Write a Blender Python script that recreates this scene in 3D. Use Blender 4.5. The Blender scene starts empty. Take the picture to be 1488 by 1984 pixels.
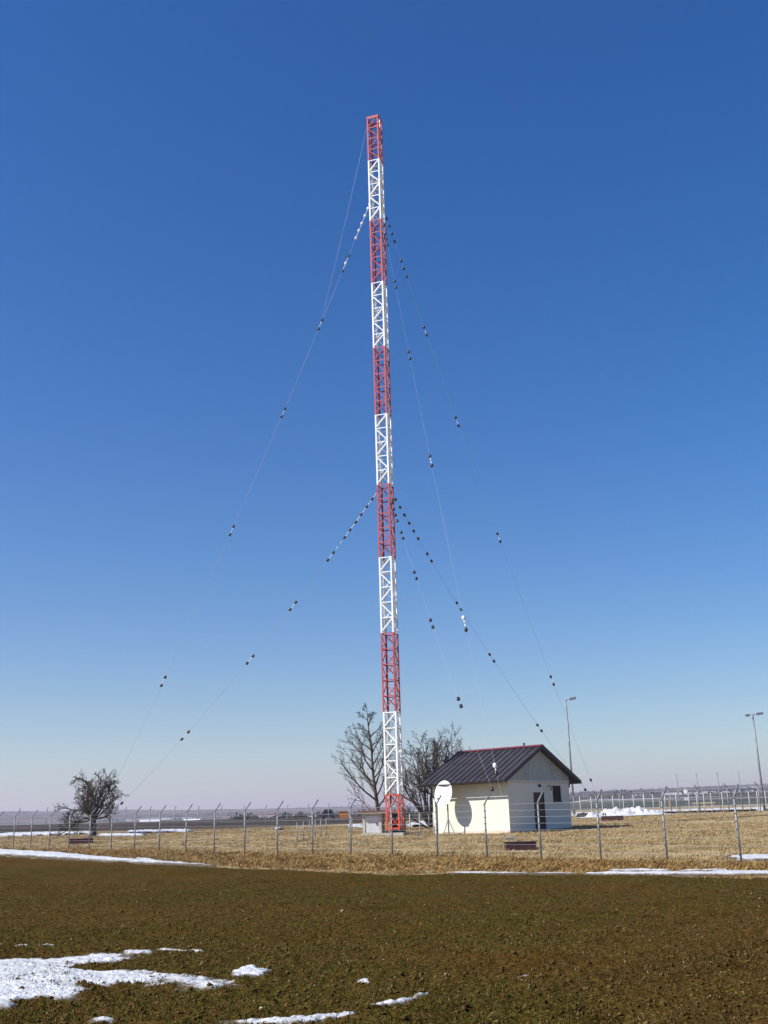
import bpy, math
import numpy as np
from mathutils import Vector, Matrix

# ------------------------------------------------------------------ camera, sky, sun, exposure
scn = bpy.context.scene
COL = scn.collection
F, PITCH, ROLL, EYE = 2050.77, 0.2854, 0.0291, 1.6          # focal length in photo pixels, radians, eye height in metres
cam_d = bpy.data.cameras.new('camera')
cam = bpy.data.objects.new('camera', cam_d); COL.objects.link(cam); scn.camera = cam
cam_d.sensor_fit = 'VERTICAL'; cam_d.sensor_height = 36.0; cam_d.lens = F / 1984 * 36.0
cam_d.clip_start = 0.1; cam_d.clip_end = 20000
_r = Vector((1, 0, 0)); _u = Vector((0, -math.sin(PITCH), math.cos(PITCH))); _f = Vector((0, math.cos(PITCH), math.sin(PITCH)))
_r2 = _r * math.cos(ROLL) - _u * math.sin(ROLL); _u2 = _r * math.sin(ROLL) + _u * math.cos(ROLL)
cam.matrix_world = Matrix(((_r2.x, _u2.x, -_f.x, 0), (_r2.y, _u2.y, -_f.y, 0), (_r2.z, _u2.z, -_f.z, EYE), (0, 0, 0, 1)))

SUN_AZ, SUN_EL = math.radians(19.7), math.radians(40)       # sun to the left, a little behind the camera
SUN_DIR = Vector((-math.cos(SUN_AZ) * math.cos(SUN_EL), -math.sin(SUN_AZ) * math.cos(SUN_EL), math.sin(SUN_EL)))
world = bpy.data.worlds.new('World'); scn.world = world; world.use_nodes = True
wn = world.node_tree.nodes; wl_ = world.node_tree.links
sky = wn.new('ShaderNodeTexSky'); sky.sky_type = 'NISHITA'; sky.sun_disc = False
sky.sun_elevation = SUN_EL
sky.sun_rotation = math.atan2(SUN_DIR.x, SUN_DIR.y)
sky.altitude = 450; sky.air_density = 1.3; sky.dust_density = 0.1; sky.ozone_density = 6.0
bg = wn['Background']; bg.inputs['Strength'].default_value = 0.082
grade = wn.new('ShaderNodeHueSaturation')                     # the camera's vivid colour rendering of the blue
grade.inputs['Saturation'].default_value = 1.34; grade.inputs['Hue'].default_value = .510
wl_.new(sky.outputs[0], grade.inputs['Color']); wl_.new(grade.outputs[0], bg.inputs['Color'])
sun_d = bpy.data.lights.new('sun', 'SUN'); sun_d.energy = 5.0; sun_d.angle = math.radians(0.53); sun_d.color = (1.0, 0.95, 0.86)
sun = bpy.data.objects.new('sun', sun_d); COL.objects.link(sun)
sun.rotation_euler = SUN_DIR.to_track_quat('Z', 'Y').to_euler(); sun.location = SUN_DIR * 100
vs = scn.view_settings; vs.view_transform = 'Standard'; vs.look = 'None'; vs.gamma = 1.0; vs.exposure = 0.58
vs.use_curve_mapping = False
cy = scn.cycles
cy.max_bounces = 5; cy.diffuse_bounces = 3; cy.glossy_bounces = 2; cy.volume_bounces = 0; cy.transparent_max_bounces = 8
cy.use_denoising = True
rng = np.random.default_rng(7)

# ------------------------------------------------------------------ helpers
def ray(px, py):
    """direction (scaled to y = 1) of the sight line of a photo pixel, numpy arrays allowed"""
    X = np.asarray(px, float) - 744; Y = 992 - np.asarray(py, float)
    x = X * math.cos(ROLL) + Y * math.sin(ROLL); y = -X * math.sin(ROLL) + Y * math.cos(ROLL)
    c, s = math.cos(PITCH), math.sin(PITCH)
    dy = c - s * y / F
    return x / F / dy, (s + c * y / F) / dy
def at(px, py, d):
    a, b = ray(px, py)
    return np.array([a * d, d, b * d + EYE])
def proj(P):
    P = np.asarray(P, float); z = P[..., 2] - EYE
    c, s = math.cos(PITCH), math.sin(PITCH)
    d = P[..., 1] * c + z * s; u = -P[..., 1] * s + z * c
    x = F * P[..., 0] / d; y = F * u / d
    return 744 + x * math.cos(ROLL) - y * math.sin(ROLL), 992 - (x * math.sin(ROLL) + y * math.cos(ROLL))

def _hash(ix, iy, seed):
    h = (ix.astype(np.int64) * 374761393 + iy.astype(np.int64) * 668265263 + seed * 974634777) & 0xffffffff
    h = ((h ^ (h >> 13)) * 1274126177) & 0xffffffff
    return ((h ^ (h >> 16)) & 0xffff) / 65535.0
def vnoise(x, y, seed=0):
    x = np.asarray(x, float); y = np.asarray(y, float)
    ix = np.floor(x); iy = np.floor(y); fx = x - ix; fy = y - iy
    fx = fx * fx * (3 - 2 * fx); fy = fy * fy * (3 - 2 * fy)
    a = _hash(ix, iy, seed); b = _hash(ix + 1, iy, seed); c = _hash(ix, iy + 1, seed); d = _hash(ix + 1, iy + 1, seed)
    return (a * (1 - fx) + b * fx) * (1 - fy) + (c * (1 - fx) + d * fx) * fy * 1.0
def fbm(x, y, seed=0, oct=4, gain=0.5):
    s = 0; a = 1; t = 0
    for k in range(oct):
        s = s + a * vnoise(x * 2 ** k + 17.3 * k, y * 2 ** k - 9.1 * k, seed + k); t += a; a *= gain
    return s / t

def mat(name, stops, scale=5.0, detail=4, rough=0.8, bump=0.0, bump_scale=None, metal=0.0, spec=0.3, stretch=None, tint=None):
    m = bpy.data.materials.new(name); m.use_nodes = True
    nt = m.node_tree; b = nt.nodes['Principled BSDF']
    b.inputs['Roughness'].default_value = rough; b.inputs['Metallic'].default_value = metal
    b.inputs['Specular IOR Level'].default_value = spec
    tc = nt.nodes.new('ShaderNodeTexCoord'); src = tc.outputs['Object']
    if stretch:
        mp = nt.nodes.new('ShaderNodeMapping'); mp.inputs['Scale'].default_value = stretch
        nt.links.new(src, mp.inputs[0]); src = mp.outputs[0]
    nz = nt.nodes.new('ShaderNodeTexNoise'); nz.inputs['Scale'].default_value = scale; nz.inputs['Detail'].default_value = detail
    nt.links.new(src, nz.inputs['Vector'])
    cr = nt.nodes.new('ShaderNodeValToRGB'); e = cr.color_ramp.elements
    n = len(stops)
    while len(e) < n: e.new(0.5)
    for k, c in enumerate(stops):
        e[k].position = 0.3 + 0.4 * k / max(1, n - 1); e[k].color = (*c, 1)
    nt.links.new(nz.outputs['Fac'], cr.inputs[0]); col = cr.outputs[0]
    for tcol, tscale, lo, hi in (tint or ()):                  # broad patches of another soil or growth colour
        tn = nt.nodes.new('ShaderNodeTexNoise'); tn.inputs['Scale'].default_value = tscale; tn.inputs['Detail'].default_value = 5
        nt.links.new(tc.outputs['Object'], tn.inputs['Vector'])
        mr = nt.nodes.new('ShaderNodeMapRange'); mr.inputs['From Min'].default_value = lo; mr.inputs['From Max'].default_value = hi
        nt.links.new(tn.outputs['Fac'], mr.inputs['Value'])
        mx = nt.nodes.new('ShaderNodeMix'); mx.data_type = 'RGBA'; mx.blend_type = 'MULTIPLY'; mx.inputs[7].default_value = (*tcol, 1)
        nt.links.new(mr.outputs[0], mx.inputs[0]); nt.links.new(col, mx.inputs[6]); col = mx.outputs[2]
    nt.links.new(col, b.inputs['Base Color'])
    if bump:
        nb = nt.nodes.new('ShaderNodeTexNoise'); nb.inputs['Scale'].default_value = bump_scale or scale * 3; nb.inputs['Detail'].default_value = 5
        nt.links.new(src, nb.inputs['Vector'])
        bp = nt.nodes.new('ShaderNodeBump'); bp.inputs['Strength'].default_value = bump; bp.inputs['Distance'].default_value = 0.05
        nt.links.new(nb.outputs['Fac'], bp.inputs['Height']); nt.links.new(bp.outputs[0], b.inputs['Normal'])
    return m

def wloc(o):
    v = Vector((0, 0, 0))
    while o is not None: v += o.location; o = o.parent
    return v
def link(o, parent=None):
    COL.objects.link(o)
    if parent is not None: o.parent = parent
    return o
def tag(o, label=None, cat=None, group=None, kind=None):
    if label: o['label'] = label
    if cat: o['category'] = cat
    if group: o['group'] = group
    if kind: o['kind'] = kind
    return o
def empty(name, loc, label=None, cat=None, group=None):
    o = bpy.data.objects.new(name, None); o.empty_display_size = 0.3; o.location = [float(v) for v in loc]
    link(o); return tag(o, label, cat, group)
def np_mesh(name, V, Fc, m, smooth=False):
    """V (n,3) array, Fc (k,3) or (k,4) array"""
    V = np.ascontiguousarray(V, np.float32); Fc = np.ascontiguousarray(Fc, np.int32)
    me = bpy.data.meshes.new(name); k = Fc.shape[1]
    me.vertices.add(len(V)); me.vertices.foreach_set('co', V.ravel())
    me.loops.add(Fc.size); me.loops.foreach_set('vertex_index', Fc.ravel())
    me.polygons.add(len(Fc)); me.polygons.foreach_set('loop_start', np.arange(0, Fc.size, k, dtype=np.int32))
    me.polygons.foreach_set('loop_total', np.full(len(Fc), k, np.int32))
    if smooth: me.polygons.foreach_set('use_smooth', np.ones(len(Fc), bool))
    me.update(calc_edges=True); me.materials.append(m)
    return me
class MB:
    def __init__(s): s.v = []; s.f = []
    def add(s, vs_, fs):
        n = len(s.v); s.v += [tuple(map(float, v)) for v in vs_]; s.f += [tuple(i + n for i in f) for f in fs]; return s
    def box(s, c, half, ax=None):
        ax = ax or ((1, 0, 0), (0, 1, 0), (0, 0, 1)); c = np.array(c, float)
        A = [np.array(a, float) * h for a, h in zip(ax, half)]
        vs_ = [c + i * A[0] + j * A[1] + k * A[2] for k in (-1, 1) for j in (-1, 1) for i in (-1, 1)]
        return s.add(vs_, [(0, 2, 3, 1), (4, 5, 7, 6), (0, 1, 5, 4), (2, 6, 7, 3), (0, 4, 6, 2), (1, 3, 7, 5)])
    def tube(s, pts, rad, n=8, cap=True):
        pts = [np.array(p, float) for p in pts]
        if not hasattr(rad, '__len__'): rad = [rad] * len(pts)
        ref = None; rings = []
        for i, p in enumerate(pts):
            t = pts[min(i + 1, len(pts) - 1)] - pts[max(i - 1, 0)]; t /= np.linalg.norm(t) + 1e-9
            if ref is None: ref = np.array([1., 0, 0]) if abs(t[0]) < 0.8 else np.array([0, 1., 0])
            a = ref - t * (ref @ t); a /= np.linalg.norm(a) + 1e-9; b = np.cross(t, a); ref = a
            rings.append([p + rad[i] * (math.cos(2 * math.pi * k / n) * a + math.sin(2 * math.pi * k / n) * b) for k in range(n)])
        vs_ = [v for r in rings for v in r]; fs = []
        for i in range(len(pts) - 1):
            for k in range(n):
                fs.append((i * n + k, i * n + (k + 1) % n, (i + 1) * n + (k + 1) % n, (i + 1) * n + k))
        if cap: fs.append(tuple(reversed(range(n)))); fs.append(tuple((len(pts) - 1) * n + k for k in range(n)))
        return s.add(vs_, fs)
    def lathe(s, prof, n=12, c=(0, 0, 0), ax=((1, 0, 0), (0, 1, 0), (0, 0, 1))):
        ax = [np.array(a, float) for a in ax]; c = np.array(c, float)
        vs_ = [c + r * (math.cos(2 * math.pi * k / n) * ax[0] + math.sin(2 * math.pi * k / n) * ax[1]) + z * ax[2] for r, z in prof for k in range(n)]
        fs = [(i * n + k, i * n + (k + 1) % n, (i + 1) * n + (k + 1) % n, (i + 1) * n + k) for i in range(len(prof) - 1) for k in range(n)]
        return s.add(vs_, fs)
    def mesh(s, name, m, smooth=False, off=(0, 0, 0)):
        me = bpy.data.meshes.new(name)
        me.from_pydata([(v[0] - off[0], v[1] - off[1], v[2] - off[2]) for v in s.v], [], s.f); me.materials.append(m)
        if smooth: me.polygons.foreach_set('use_smooth', np.ones(len(me.polygons), bool))
        me.update(); return me
    def build(s, name, m, parent=None, smooth=False, origin=None):
        """vertices are in world space; the object sits at origin (or at its parent's place)"""
        base = wloc(parent) if parent else Vector((0, 0, 0))
        o0 = Vector([float(v) for v in origin]) if origin is not None else base
        o = bpy.data.objects.new(name, s.mesh(name, m, smooth, o0)); o.location = o0 - base
        return link(o, parent)
def place(name, me, loc, parent=None, rot=None, scale=None):
    o = bpy.data.objects.new(name, me); base = wloc(parent) if parent else Vector((0, 0, 0))
    o.location = Vector([float(v) for v in loc]) - base
    if rot is not None: o.rotation_mode = 'QUATERNION'; o.rotation_quaternion = rot
    if scale is not None: o.scale = scale
    return link(o, parent)
def quat(zdir, xdir):
    z = Vector([float(v) for v in zdir]).normalized(); x = Vector([float(v) for v in xdir]); x = (x - z * x.dot(z)).normalized(); y = z.cross(x)
    return Matrix(((x.x, y.x, z.x), (x.y, y.y, z.y), (x.z, y.z, z.z))).to_quaternion()

# ------------------------------------------------------------------ materials
M = {}
M['soil'] = mat('soil', [(.038, .022, .0055), (.086, .052, .0135), (.140, .092, .029)], 22, 12, 1.0, .9, 60, spec=0, tint=[((.82, 1.0, .80), .16, .49, .64), ((1.10, .93, .82), .23, .50, .64), ((.66, .62, .60), 1.6, .54, .70)])
M['clod'] = mat('clod', [(.034, .020, .005), (.080, .050, .015), (.15, .10, .038)], 9, 4, 1.0, spec=0)
M['sprout'] = mat('sprout', [(.034, .046, .006), (.062, .078, .011), (.10, .095, .022)], 3, 4, .9, spec=.05)
M['snow'] = mat('snow', [(.40, .41, .43), (.53, .54, .56), (.60, .61, .62)], 3, 8, .8, .5, 25, spec=.2)
M['snow_heap'] = mat('snow_heap', [(.44, .45, .47), (.53, .54, .56), (.60, .61, .62)], 3, 8, .8, .5, 25, spec=.2)
def thin_snow(m):                                               # where the snow is thin the soil under it shows through
    nt = m.node_tree; b = nt.nodes['Principled BSDF']; src = b.inputs['Base Color'].links[0].from_socket
    a = nt.nodes.new('ShaderNodeAttribute'); a.attribute_name = 'depth'
    tc = nt.nodes.new('ShaderNodeTexCoord'); n = nt.nodes.new('ShaderNodeTexNoise'); n.inputs['Scale'].default_value = 16; n.inputs['Detail'].default_value = 8
    nt.links.new(tc.outputs['Object'], n.inputs['Vector'])
    ad = nt.nodes.new('ShaderNodeMath'); ad.operation = 'ADD'; nt.links.new(a.outputs['Fac'], ad.inputs[0]); nt.links.new(n.outputs['Fac'], ad.inputs[1])
    mr = nt.nodes.new('ShaderNodeMapRange'); mr.inputs['From Min'].default_value = .66; mr.inputs['From Max'].default_value = 1.25
    nt.links.new(ad.outputs[0], mr.inputs['Value'])
    mx = nt.nodes.new('ShaderNodeMix'); mx.data_type = 'RGBA'; mx.inputs[6].default_value = (.10, .075, .045, 1)
    nt.links.new(mr.outputs[0], mx.inputs[0]); nt.links.new(src, mx.inputs[7]); nt.links.new(mx.outputs[2], b.inputs['Base Color'])
thin_snow(M['snow'])
M['straw'] = mat('straw', [(.16, .108, .046), (.31, .222, .104), (.44, .335, .175)], 1.1, 8, .9, stretch=(1, 2.2, 1))
M['bank_straw'] = mat('bank_straw', [(.085, .046, .014), (.225, .135, .046), (.37, .262, .115)], 1.7, 8, .95, spec=.1)
M['concrete'] = mat('concrete', [(.26, .24, .21), (.36, .34, .30), (.42, .40, .36)], 3, 6, .9, .2, 40)
M['galv'] = mat('galv', [(.13, .145, .16), (.20, .215, .23), (.29, .30, .31)], 2.5, 5, .6, metal=.35, spec=.5)
M['wire'] = mat('wire', [(.40, .42, .43), (.52, .53, .54)], 3, 2, .45, metal=.3, spec=.5)
M['guy_steel'] = mat('guy_steel', [(.30, .31, .32), (.38, .39, .40)], 3, 2, .6, metal=.2, spec=.3)
M['white_paint'] = mat('white_paint', [(.72, .73, .72), (.82, .82, .80), (.85, .85, .83)], 2, 6, .45, spec=.5)
M['red_paint'] = mat('red_paint', [(.36, .030, .028), (.46, .042, .036), (.54, .060, .050)], 2, 6, .5, spec=.5)
M['base_red'] = mat('base_red', [(.46, .045, .018), (.58, .065, .026), (.63, .085, .035)], 2, 6, .5, spec=.5)
M['wall'] = mat('wall', [(.60, .59, .50), (.65, .64, .55), (.67, .66, .57)], .9, 7, .9, .12, 90)
M['plinth'] = mat('plinth', [(.52, .45, .38), (.62, .55, .47)], 2, 5, .9, .2, 60)
M['board'] = mat('board', [(.30, .33, .31), (.36, .39, .37), (.41, .43, .41)], 1.2, 5, .7, stretch=(6, 6, .6))
M['band'] = mat('band', [(.50, .50, .44), (.56, .55, .48)], 2, 4, .8)
M['roof'] = mat('roof', [(.026, .022, .024), (.036, .031, .034), (.050, .043, .046)], 1.3, 6, .5, spec=.4)
M['roof_trim'] = mat('roof_trim', [(.022, .013, .016), (.040, .022, .027)], 2, 4, .5)
M['pale_post'] = mat('pale_post', [(.36, .36, .35), (.46, .46, .44)], 2, 5, .8)
M['ridge'] = mat('ridge', [(.13, .028, .040), (.18, .042, .055)], 2, 4, .5)
M['door'] = mat('door', [(.030, .013, .014), (.050, .022, .022)], 2, 6, .6, stretch=(8, 8, 1))
M['glass'] = mat('glass', [(.005, .005, .006), (.010, .010, .011)], 2, 2, .5, spec=.08)
M['black'] = mat('black', [(.008, .008, .010), (.018, .016, .018)], 6, 3, .5)
M['ins_white'] = mat('ins_white', [(.78, .78, .76), (.86, .86, .84)], 6, 3, .25, spec=.6)
M['ins_dark'] = mat('ins_dark', [(.012, .008, .008), (.026, .014, .012)], 6, 3, .25, spec=.6)
M['block'] = mat('block', [(.040, .016, .018), (.062, .026, .028), (.085, .040, .040)], 4, 6, .85, .3, 30)
M['hut'] = mat('hut', [(.42, .38, .31), (.54, .50, .43), (.60, .56, .49)], 2.5, 6, .9, .2, 50)
M['hut_roof'] = mat('hut_roof', [(.20, .09, .06), (.30, .14, .09)], 4, 5, .9, .3, 40)
M['steel_door'] = mat('steel_door', [(.58, .60, .64), (.66, .68, .71)], 1.5, 4, .5)
M['dish'] = mat('dish', [(.80, .80, .79), (.85, .85, .84)], 2, 4, .5)
M['bark'] = mat('bark', [(.030, .024, .020), (.052, .042, .034), (.075, .062, .050)], 6, 5, .95)
M['bark_moss'] = mat('bark_moss', [(.040, .030, .020), (.072, .060, .030), (.095, .080, .042)], 4, 5, .95)
M['twig'] = mat('twig', [(.040, .031, .025), (.072, .056, .044), (.105, .083, .065)], 2, 4, .95)
M['yellow'] = mat('yellow', [(.45, .34, .02), (.55, .42, .04)], 3, 3, .6)
M['wood'] = mat('wood', [(.30, .22, .11), (.42, .33, .18)], 4, 5, .9)
M['orange'] = mat('orange', [(.50, .15, .03), (.58, .20, .05)], 3, 3, .6)
M['car'] = mat('car', [(.010, .014, .030), (.016, .020, .042)], 3, 3, .3, spec=.6)
M['far_wall'] = mat('far_wall', [(.66, .60, .54), (.74, .68, .62)], .2, 3, .9)
M['far_pink'] = mat('far_pink', [(.60, .36, .27), (.66, .42, .33)], .2, 3, .9)
M['far_white'] = mat('far_white', [(.72, .73, .75), (.80, .80, .82)], .2, 3, .9)
M['far_roof'] = mat('far_roof', [(.11, .075, .06), (.16, .11, .09)], .3, 3, .9)
M['far_tree'] = mat('far_tree', [(.028, .026, .018), (.048, .044, .030), (.065, .058, .042)], .06, 4, 1.0)
M['scrap'] = mat('scrap', [(.020, .018, .018), (.06, .05, .04), (.16, .14, .12)], 5, 5, .9)

# ------------------------------------------------------------------ terrain
CP = [(-10, 0, .02), (10, 0, .02), (0, 9, .08), (-8, 9, .06), (8, 9, .06), (8.8, 26.5, .11), (0, 32, .19), (-6.5, 40, .24), (-20.6, 58, .52),
      (-40, 84, .80), (5.4, 46.7, .38), (-21, 73.9, .88), (16.4, 82, 1.20), (6.65, 62.9, .87), (3, 67, .87), (11, 68, .93), (-1, 68.6, .86),
      (.1, 67.6, .86), (22, 88, 1.56), (27.8, 84, 1.58), (23.3, 92, 1.55), (-24, 112, 1.50), (-35, 104, 1.62), (-17.7, 116, 1.44), (-5, 124, 1.5),
      (-24, 88, 1.28), (17, 105, 1.66), (35, 105, 1.50), (28, 38, .2), (35, 62, .9), (29, 112, 1.56), (0, 150, 2.0), (-60, 150, 2.3), (60, 150, 2.2),
      (0, 95, 1.25), (0, 80, 1.05), (-40, 20, .1), (40, 10, .0), (-60, 60, .6), (70, 90, 1.6)]
CP += [(10.56 - 1.77 * i, 33.99 + 1.9136 * i, .06 + .0297 * i) for i in range(-2, 26, 3)]
CP = np.array(CP); _s = 40.0
def _phi(r): return np.sqrt((r / _s) ** 2 + .15)
_D = np.hypot(CP[:, None, 0] - CP[None, :, 0], CP[:, None, 1] - CP[None, :, 1])
_n = len(CP); _A = np.zeros((_n + 3, _n + 3)); _A[:_n, :_n] = _phi(_D) + np.eye(_n) * -.02
_A[:_n, _n] = 1; _A[:_n, _n + 1] = CP[:, 0] / _s; _A[:_n, _n + 2] = CP[:, 1] / _s; _A[_n:, :_n] = _A[:_n, _n:].T
_w = np.linalg.solve(_A, np.concatenate([CP[:, 2], [0, 0, 0]]))
def near_z(x, y):
    x = np.asarray(x, float); y = np.asarray(y, float); s = _w[_n] + _w[_n + 1] * x / _s + _w[_n + 2] * y / _s
    for k in range(_n): s = s + _w[k] * _phi(np.hypot(x - CP[k, 0], y - CP[k, 1]))
    return s
_gx = np.arange(-76, 77, 1.0); _gy = np.arange(-16, 157, 1.0); _NG = near_z(*np.meshgrid(_gx, _gy))
def near_t(x, y):                                             # near_z from a one metre table
    u = np.clip(x + 76, 0, 151.999); v = np.clip(y + 16, 0, 171.999); i = u.astype(int); j = v.astype(int); fu = u - i; fv = v - j
    return (_NG[j, i] * (1 - fu) + _NG[j, i + 1] * fu) * (1 - fv) + (_NG[j + 1, i] * (1 - fu) + _NG[j + 1, i + 1] * fu) * fv
def far_z(x, y):
    R = np.hypot(x, y); az = np.arctan2(x, np.maximum(y, 1e-3))
    nz = fbm(x / 260 + 5, y / 260, 3, 3) - .5
    left = np.interp(R, [0, 140, 380, 460, 700, 1100, 2000, 2800, 4500, 7000], [1, 2.2, 4.2, 3.6, -4, 2, 28, 52, 60, 40])
    hill = np.interp(az, [-.5, -.34, -.22, -.12, 0, .12, .3, .5], [1.05, 1.0, .92, .82, .80, .86, 1.1, 1.2])
    left = np.where(R > 700, -4 + (left + 4) * hill, left)
    right = np.interp(R, [0, 140, 250, 500, 900, 1300, 2800, 4500, 7000], [1, 2.0, 2.0, 5, 16, 24, 62, 64, 40])
    t = np.clip((az - .08) / .10, 0, 1); t = t * t * (3 - 2 * t)
    return left * (1 - t) + right * t + nz * np.clip((R - 500) / 1500, 0, 1) * 14
def tz(x, y):
    x = np.asarray(x, float); y = np.asarray(y, float); R = np.hypot(x, y)
    t = np.clip((R - 110) / 60, 0, 1); t = t * t * (3 - 2 * t)
    n = near_t(np.clip(x, -75, 75), np.clip(y, -15, 155))
    if np.max(R) < 110: return n
    return n * (1 - t) + far_z(x, np.where(y < 0, -y, y)) * t
def ground_hit(px, py):
    """where the sight line of a photo pixel meets the terrain"""
    a, b = ray(px, py); a = np.atleast_1d(a); b = np.atleast_1d(b)
    ds = np.geomspace(5, 160, 70); d = np.full(a.shape, 160.0); done = np.zeros(a.shape, bool)
    prev = np.full(a.shape, 5.0)
    for q in ds:
        hit = (~done) & (EYE + b * q < tz(a * q, np.full(a.shape, q))); lo = prev.copy(); d = np.where(hit, q, d)
        prev = np.where(hit | done, prev, q); done |= hit
    lo = prev.copy(); hi = d.copy()
    for _ in range(18):
        mid = (lo + hi) / 2; under = EYE + b * mid < tz(a * mid, mid); hi = np.where(under, mid, hi); lo = np.where(under, lo, mid)
    return a * hi, hi
def gz(x, y): return float(tz(np.array([x]), np.array([y]))[0])

# edge between the ploughed field and the grass bank: distance from the camera by azimuth (degrees)
EDGE_AZ = np.radians([-60, -40, -30, -19.55, -9.2, -.1, 18.4, 30, 45, 60]); EDGE_IR = np.array([.0042, .0066, .0098, .0162, .0247, .03125, .0358, .0375, .037, .034])
def edge_R(az): return 1 / np.interp(az, EDGE_AZ, EDGE_IR)
FX0, FY0, FDX, FDY = 10.56, 33.99, -1.77, 1.9136            # first post of the near fence and the step to the next

# ground sheet: polar grid, finer in front
azs = np.radians(np.concatenate([np.arange(-180, -32, 4), np.arange(-32, 32, .16), np.arange(32, 180, 4)]))
Rs = np.concatenate([[0.3], np.geomspace(1.5, 7000, 300)])
AZ, RR = np.meshgrid(azs, Rs); GX = RR * np.sin(AZ); GY = RR * np.cos(AZ); GZ = tz(GX, GY)
eR = edge_R(np.clip(AZ, EDGE_AZ[0], EDGE_AZ[-1])); infield = (RR < eR - .05)
GZ = np.where(infield & (np.abs(AZ) < 1.05), GZ - .12, GZ)   # the ploughed field's own sheet lies above here
rowg = fbm(GX * 1.2, GY * 1.2, 11, 3) - .5
GZ += np.where((~infield) & (RR < 140), rowg * .10, 0)
na, nr = len(azs), len(Rs)
I = np.arange(nr * na).reshape(nr, na); In = np.roll(I, -1, axis=1)
quads = np.stack([I[:-1], I[1:], In[1:], In[:-1]], -1).reshape(-1, 4)[:, ::-1]
# cover: r = dry grass, g = dark tilled soil, b = far patchwork; a = snow share
fenceL = (GX * .55 - GY * .835) + 104 * .835 + 35.4 * .55    # > 0 on the near side of the far left fence
far = np.clip((RR - 380) / 120, 0, 1)
till = np.clip(-fenceL / 3 + .3, 0, 1) * (1 - far) * np.clip((.07 - AZ) / .03, 0, 1)
till = np.where(infield, 1.0, till)
straw = np.clip(1 - till - far, 0, 1)
colr = np.stack([straw, till, far, np.ones_like(far)], -1).astype(np.float32)
def ground_mat():
    m = bpy.data.materials.new('ground'); m.use_nodes = True; nt = m.node_tree; b = nt.nodes['Principled BSDF']
    b.inputs['Roughness'].default_value = .95; b.inputs['Specular IOR Level'].default_value = .1
    tc = nt.nodes.new('ShaderNodeTexCoord'); at_ = nt.nodes.new('ShaderNodeAttribute'); at_.attribute_name = 'cover'
    sep = nt.nodes.new('ShaderNodeSeparateColor'); nt.links.new(at_.outputs['Color'], sep.inputs[0])
    def ramp(scale, stops, detail=6, vor=False):
        n = nt.nodes.new('ShaderNodeTexVoronoi' if vor else 'ShaderNodeTexNoise'); n.inputs['Scale'].default_value = scale
        if not vor: n.inputs['Detail'].default_value = detail
        nt.links.new(tc.outputs['Object'], n.inputs['Vector'])
        c = nt.nodes.new('ShaderNodeValToRGB'); e = c.color_ramp.elements
        while len(e) < len(stops): e.new(.5)
        for k, (p, s) in enumerate(stops): e[k].position = p; e[k].color = (*s, 1)
        if vor:
            s2 = nt.nodes.new('ShaderNodeSeparateColor'); nt.links.new(n.outputs['Color'], s2.inputs[0]); nt.links.new(s2.outputs[0], c.inputs[0]); c.color_ramp.interpolation = 'CONSTANT'
        else: nt.links.new(n.outputs['Fac'], c.inputs[0])
        return c.outputs[0]
    a = ramp(.45, [(.3, (.16, .11, .05)), (.48, (.28, .205, .10)), (.7, (.40, .305, .165))], 9)
    t = ramp(.08, [(.3, (.030, .022, .016)), (.7, (.060, .045, .032))], 6)
    f_ = ramp(.006, [(0, (.050, .046, .030)), (.3, (.060, .070, .035)), (.5, (.085, .070, .045)), (.68, (.040, .050, .028)), (.85, (.11, .09, .06)), (.95, (.40, .41, .42))], vor=True)
    def mix(x, y, fac):
        n = nt.nodes.new('ShaderNodeMix'); n.data_type = 'RGBA'; nt.links.new(fac, n.inputs[0]); nt.links.new(x, n.inputs[6]); nt.links.new(y, n.inputs[7]); return n.outputs[2]
    c = mix(a, t, sep.outputs[1]); c = mix(c, f_, sep.outputs[2]); nt.links.new(c, b.inputs['Base Color'])
    return m
me = np_mesh('ground', np.stack([GX, GY, GZ], -1).reshape(-1, 3), quads, ground_mat(), True)
ca = me.attributes.new('cover', 'FLOAT_COLOR', 'POINT'); ca.data.foreach_set('color', colr.reshape(-1, 4).ravel())
tag(link(bpy.data.objects.new('ground', me)), 'rolling ground of dry straw grass and far hazy fields', kind='structure')

# ploughed field sheet with real clods and tilled relief
def soil_relief(x, y):
    R = np.hypot(x, y)
    fine = np.clip(1.2 - R / 70, .25, 1)
    a = fbm(x * 16, y * 16, 21, 3) - .5; b = fbm(x * 5, y * 5, 31, 2) - .5; c = fbm(x * .5, y * .5, 41, 3) - .5
    tx = x * .75 - y * .66 + .25 * np.sin(y * .25)              # tyre tracks run off to the right
    rut = -np.exp(-((tx + 5.66) / .20) ** 2) - .8 * np.exp(-((tx + 3.8) / .20) ** 2) + .5 * np.exp(-((tx + 5.3) / .14) ** 2)
    drill = np.sin((x * .30 + y * .95) * 2 * math.pi / .62) * .010 * np.clip((R - 10) / 8, 0, 1)
    return a * .055 * fine + np.abs(b) * .06 * fine + c * .10 + rut * .07 + drill
fa = np.radians(np.concatenate([np.arange(-60, -27, .8), np.arange(-27, 27, .095), np.arange(27, 60, .8)]))
nv = 520; tt = np.linspace(0, 1, nv)
ER = edge_R(fa); R0 = 5.5
FR = R0 * (ER[None, :] / R0) ** tt[:, None]; FA = np.repeat(fa[None, :], nv, 0)
FRn = FR + (fbm(FA * 60, FA * 0 + 3, 51, 4) - .5)[:, :] * .9 * (FR / ER[None, :]) ** 6
SX = FRn * np.sin(FA); SY = FRn * np.cos(FA)
SZ = tz(SX, SY) + soil_relief(SX, SY)
SZ[-1] -= .12
I = np.arange(nv * len(fa)).reshape(nv, -1)
quads = np.stack([I[:-1, :-1], I[:-1, 1:], I[1:, 1:], I[1:, :-1]], -1).reshape(-1, 4)
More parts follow.
